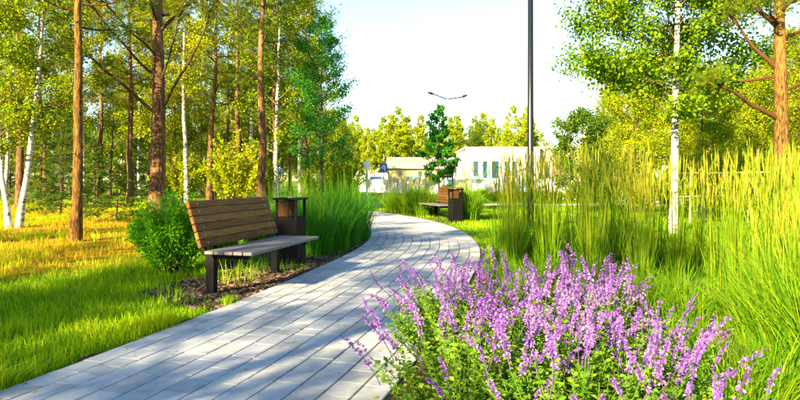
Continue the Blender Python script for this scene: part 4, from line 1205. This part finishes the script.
# ------------------------------------------------------------------ low buildings
def facade(b, name, mat, x0, x1, h, depth, openings, frame_mat, lintel=True):
    """front wall (facing -y) with real openings, side and back walls; openings: (xa, xb, za, zb)"""
    xs = sorted({x0, x1, *[o[0] for o in openings], *[o[1] for o in openings]})
    zs = sorted({0.0, h, *[o[2] for o in openings], *[o[3] for o in openings]})
    m = MB()
    for i in range(len(xs) - 1):
        for j in range(len(zs) - 1):
            cx, cz = (xs[i] + xs[i + 1]) / 2, (zs[j] + zs[j + 1]) / 2
            if any(o[0] < cx < o[1] and o[2] < cz < o[3] for o in openings): continue
            m.box(xs[i], xs[i + 1], 0, .3, zs[j], zs[j + 1])
    m.box(x0, x0 + .3, .3, depth, 0, h); m.box(x1 - .3, x1, .3, depth, 0, h); m.box(x0 + .3, x1 - .3, depth - .3, depth, 0, h)
    m.build(name, mat, b)
    for xa, xb, za, zb in openings:
        f = MB(); t = .045
        f.box(xa, xb, .14, .24, za, za + t); f.box(xa, xb, .14, .24, zb - t, zb); f.box(xa, xa + t, .14, .24, za + t, zb - t); f.box(xb - t, xb, .14, .24, za + t, zb - t)
        w = f.build('window', frame_mat, b)
        MB().box(xa + t, xb - t, .18, .20, za + t, zb - t).build('pane', M['glass'], w)
        MB().box(xa - .06, xb + .06, -.08, .14, za - .07, za - .002).build('sill', M['trim'], w)
Y = 70.0
wb = empty('white_building', (gp(466, Y), Y, 0)); tag(wb, 'flat-roofed cream white building with narrow teal windows beyond the parked cars', 'building')
u = lambda px: gp(px, Y) - gp(466, Y)
ops = [(u(a), u(b), 1.3, 3.3) for a, b in ((473.5, 479), (483, 488), (492, 499.5), (505, 510.5), (513, 518), (526, 533))]
facade(wb, 'wall', M['render_wall'], 0, u(540), 4.8, 12, ops, M['trim'])
MB().box(-.15, u(540) + .1, -.15, 12.1, 4.8, 5.0).build('parapet', M['trim'], wb)
wb2 = empty('rendered_wing', (gp(540.3, Y), Y + .8, 0)); tag(wb2, 'beige rendered wing of the flat-roofed building with a dark slot window', 'building')
u2 = lambda px: gp(px, Y) - gp(540.3, Y)
facade(wb2, 'wall', M['beige_wall'], .0, u2(612), 4.75, 10, [(u2(547.5), u2(551), 1.3, 3.3), (u2(570), u2(575), 1.3, 3.3), (u2(590), u2(595), 1.3, 3.3)], M['trim'])
MB().box(.25, .75, -.12, -.004, 0, 4.73).build('pilaster', M['pink_wall'], wb2)
MB().box(-.05, u2(612) + .15, -.15, 10.1, 4.75, 4.92).build('parapet', M['pink_wall'], wb2)
Y = 74.0
gb = empty('grey_annex', (gp(452, Y), Y, 0)); tag(gb, 'small grey annex joined to the end of the flat-roofed white building', 'building')
u3 = lambda px: gp(px, Y) - gp(452, Y)
facade(gb, 'wall', M['grey_wall'], 0, u3(465.5), 3.75, 8, [(u3(455), u3(457), 1.2, 2.6)], M['trim'])
MB().box(-.1, u3(465.5), -.12, 8.1, 3.75, 3.9).build('parapet', M['trim'], gb)
Y = 78.0
yb = empty('yellow_building', (gp(389, Y), Y, 0)); tag(yb, 'long low yellow building with grey pitched roof beyond the parking sign', 'building')
u4 = lambda px: gp(px, Y) - gp(389, Y)
facade(yb, 'wall', M['yellow_wall'], 0, u4(450), 2.7, 8, [(u4(418), u4(422.5), 1.5, 2.3), (u4(428), u4(433), 1.5, 2.3), (u4(398), u4(402), 1.5, 2.3)], M['trim'])
rf = MB()
xa, xb = -.4, u4(450) + .3
rf.v = [(xa, -.5, 2.72), (xb, -.5, 2.72), (xb, 4, 4.15), (xa, 4, 4.15), (xa, 8.5, 2.72), (xb, 8.5, 2.72), (xa, -.5, 2.84), (xb, -.5, 2.84), (xb, 4, 4.27), (xa, 4, 4.27), (xa, 8.5, 2.84), (xb, 8.5, 2.84)]
rf.f = [(0, 1, 2, 3), (3, 2, 5, 4), (6, 7, 8, 9), (9, 8, 11, 10), (0, 1, 7, 6), (4, 5, 11, 10), (0, 3, 9, 6), (3, 4, 10, 9), (1, 2, 8, 7), (2, 5, 11, 8)]
roof = rf.build('roof', M['roofmetal'], yb)
MB().box(xa - .02, xb + .02, -.56, -.505, 2.66, 2.86).build('gutter', M['trim'], roof)
for xg in (.3, u4(450) - .3):
    gm = MB(); gm.v = [(xg - .15, 0.05, 2.7), (xg - .15, 7.95, 2.7), (xg - .15, 4, 4.12), (xg + .15, 0.05, 2.7), (xg + .15, 7.95, 2.7), (xg + .15, 4, 4.12)]
    gm.f = [(0, 1, 2), (3, 5, 4), (0, 2, 5, 3), (1, 4, 5, 2), (0, 3, 4, 1)]
    gm.build('gable', M['yellow_wall'], yb)
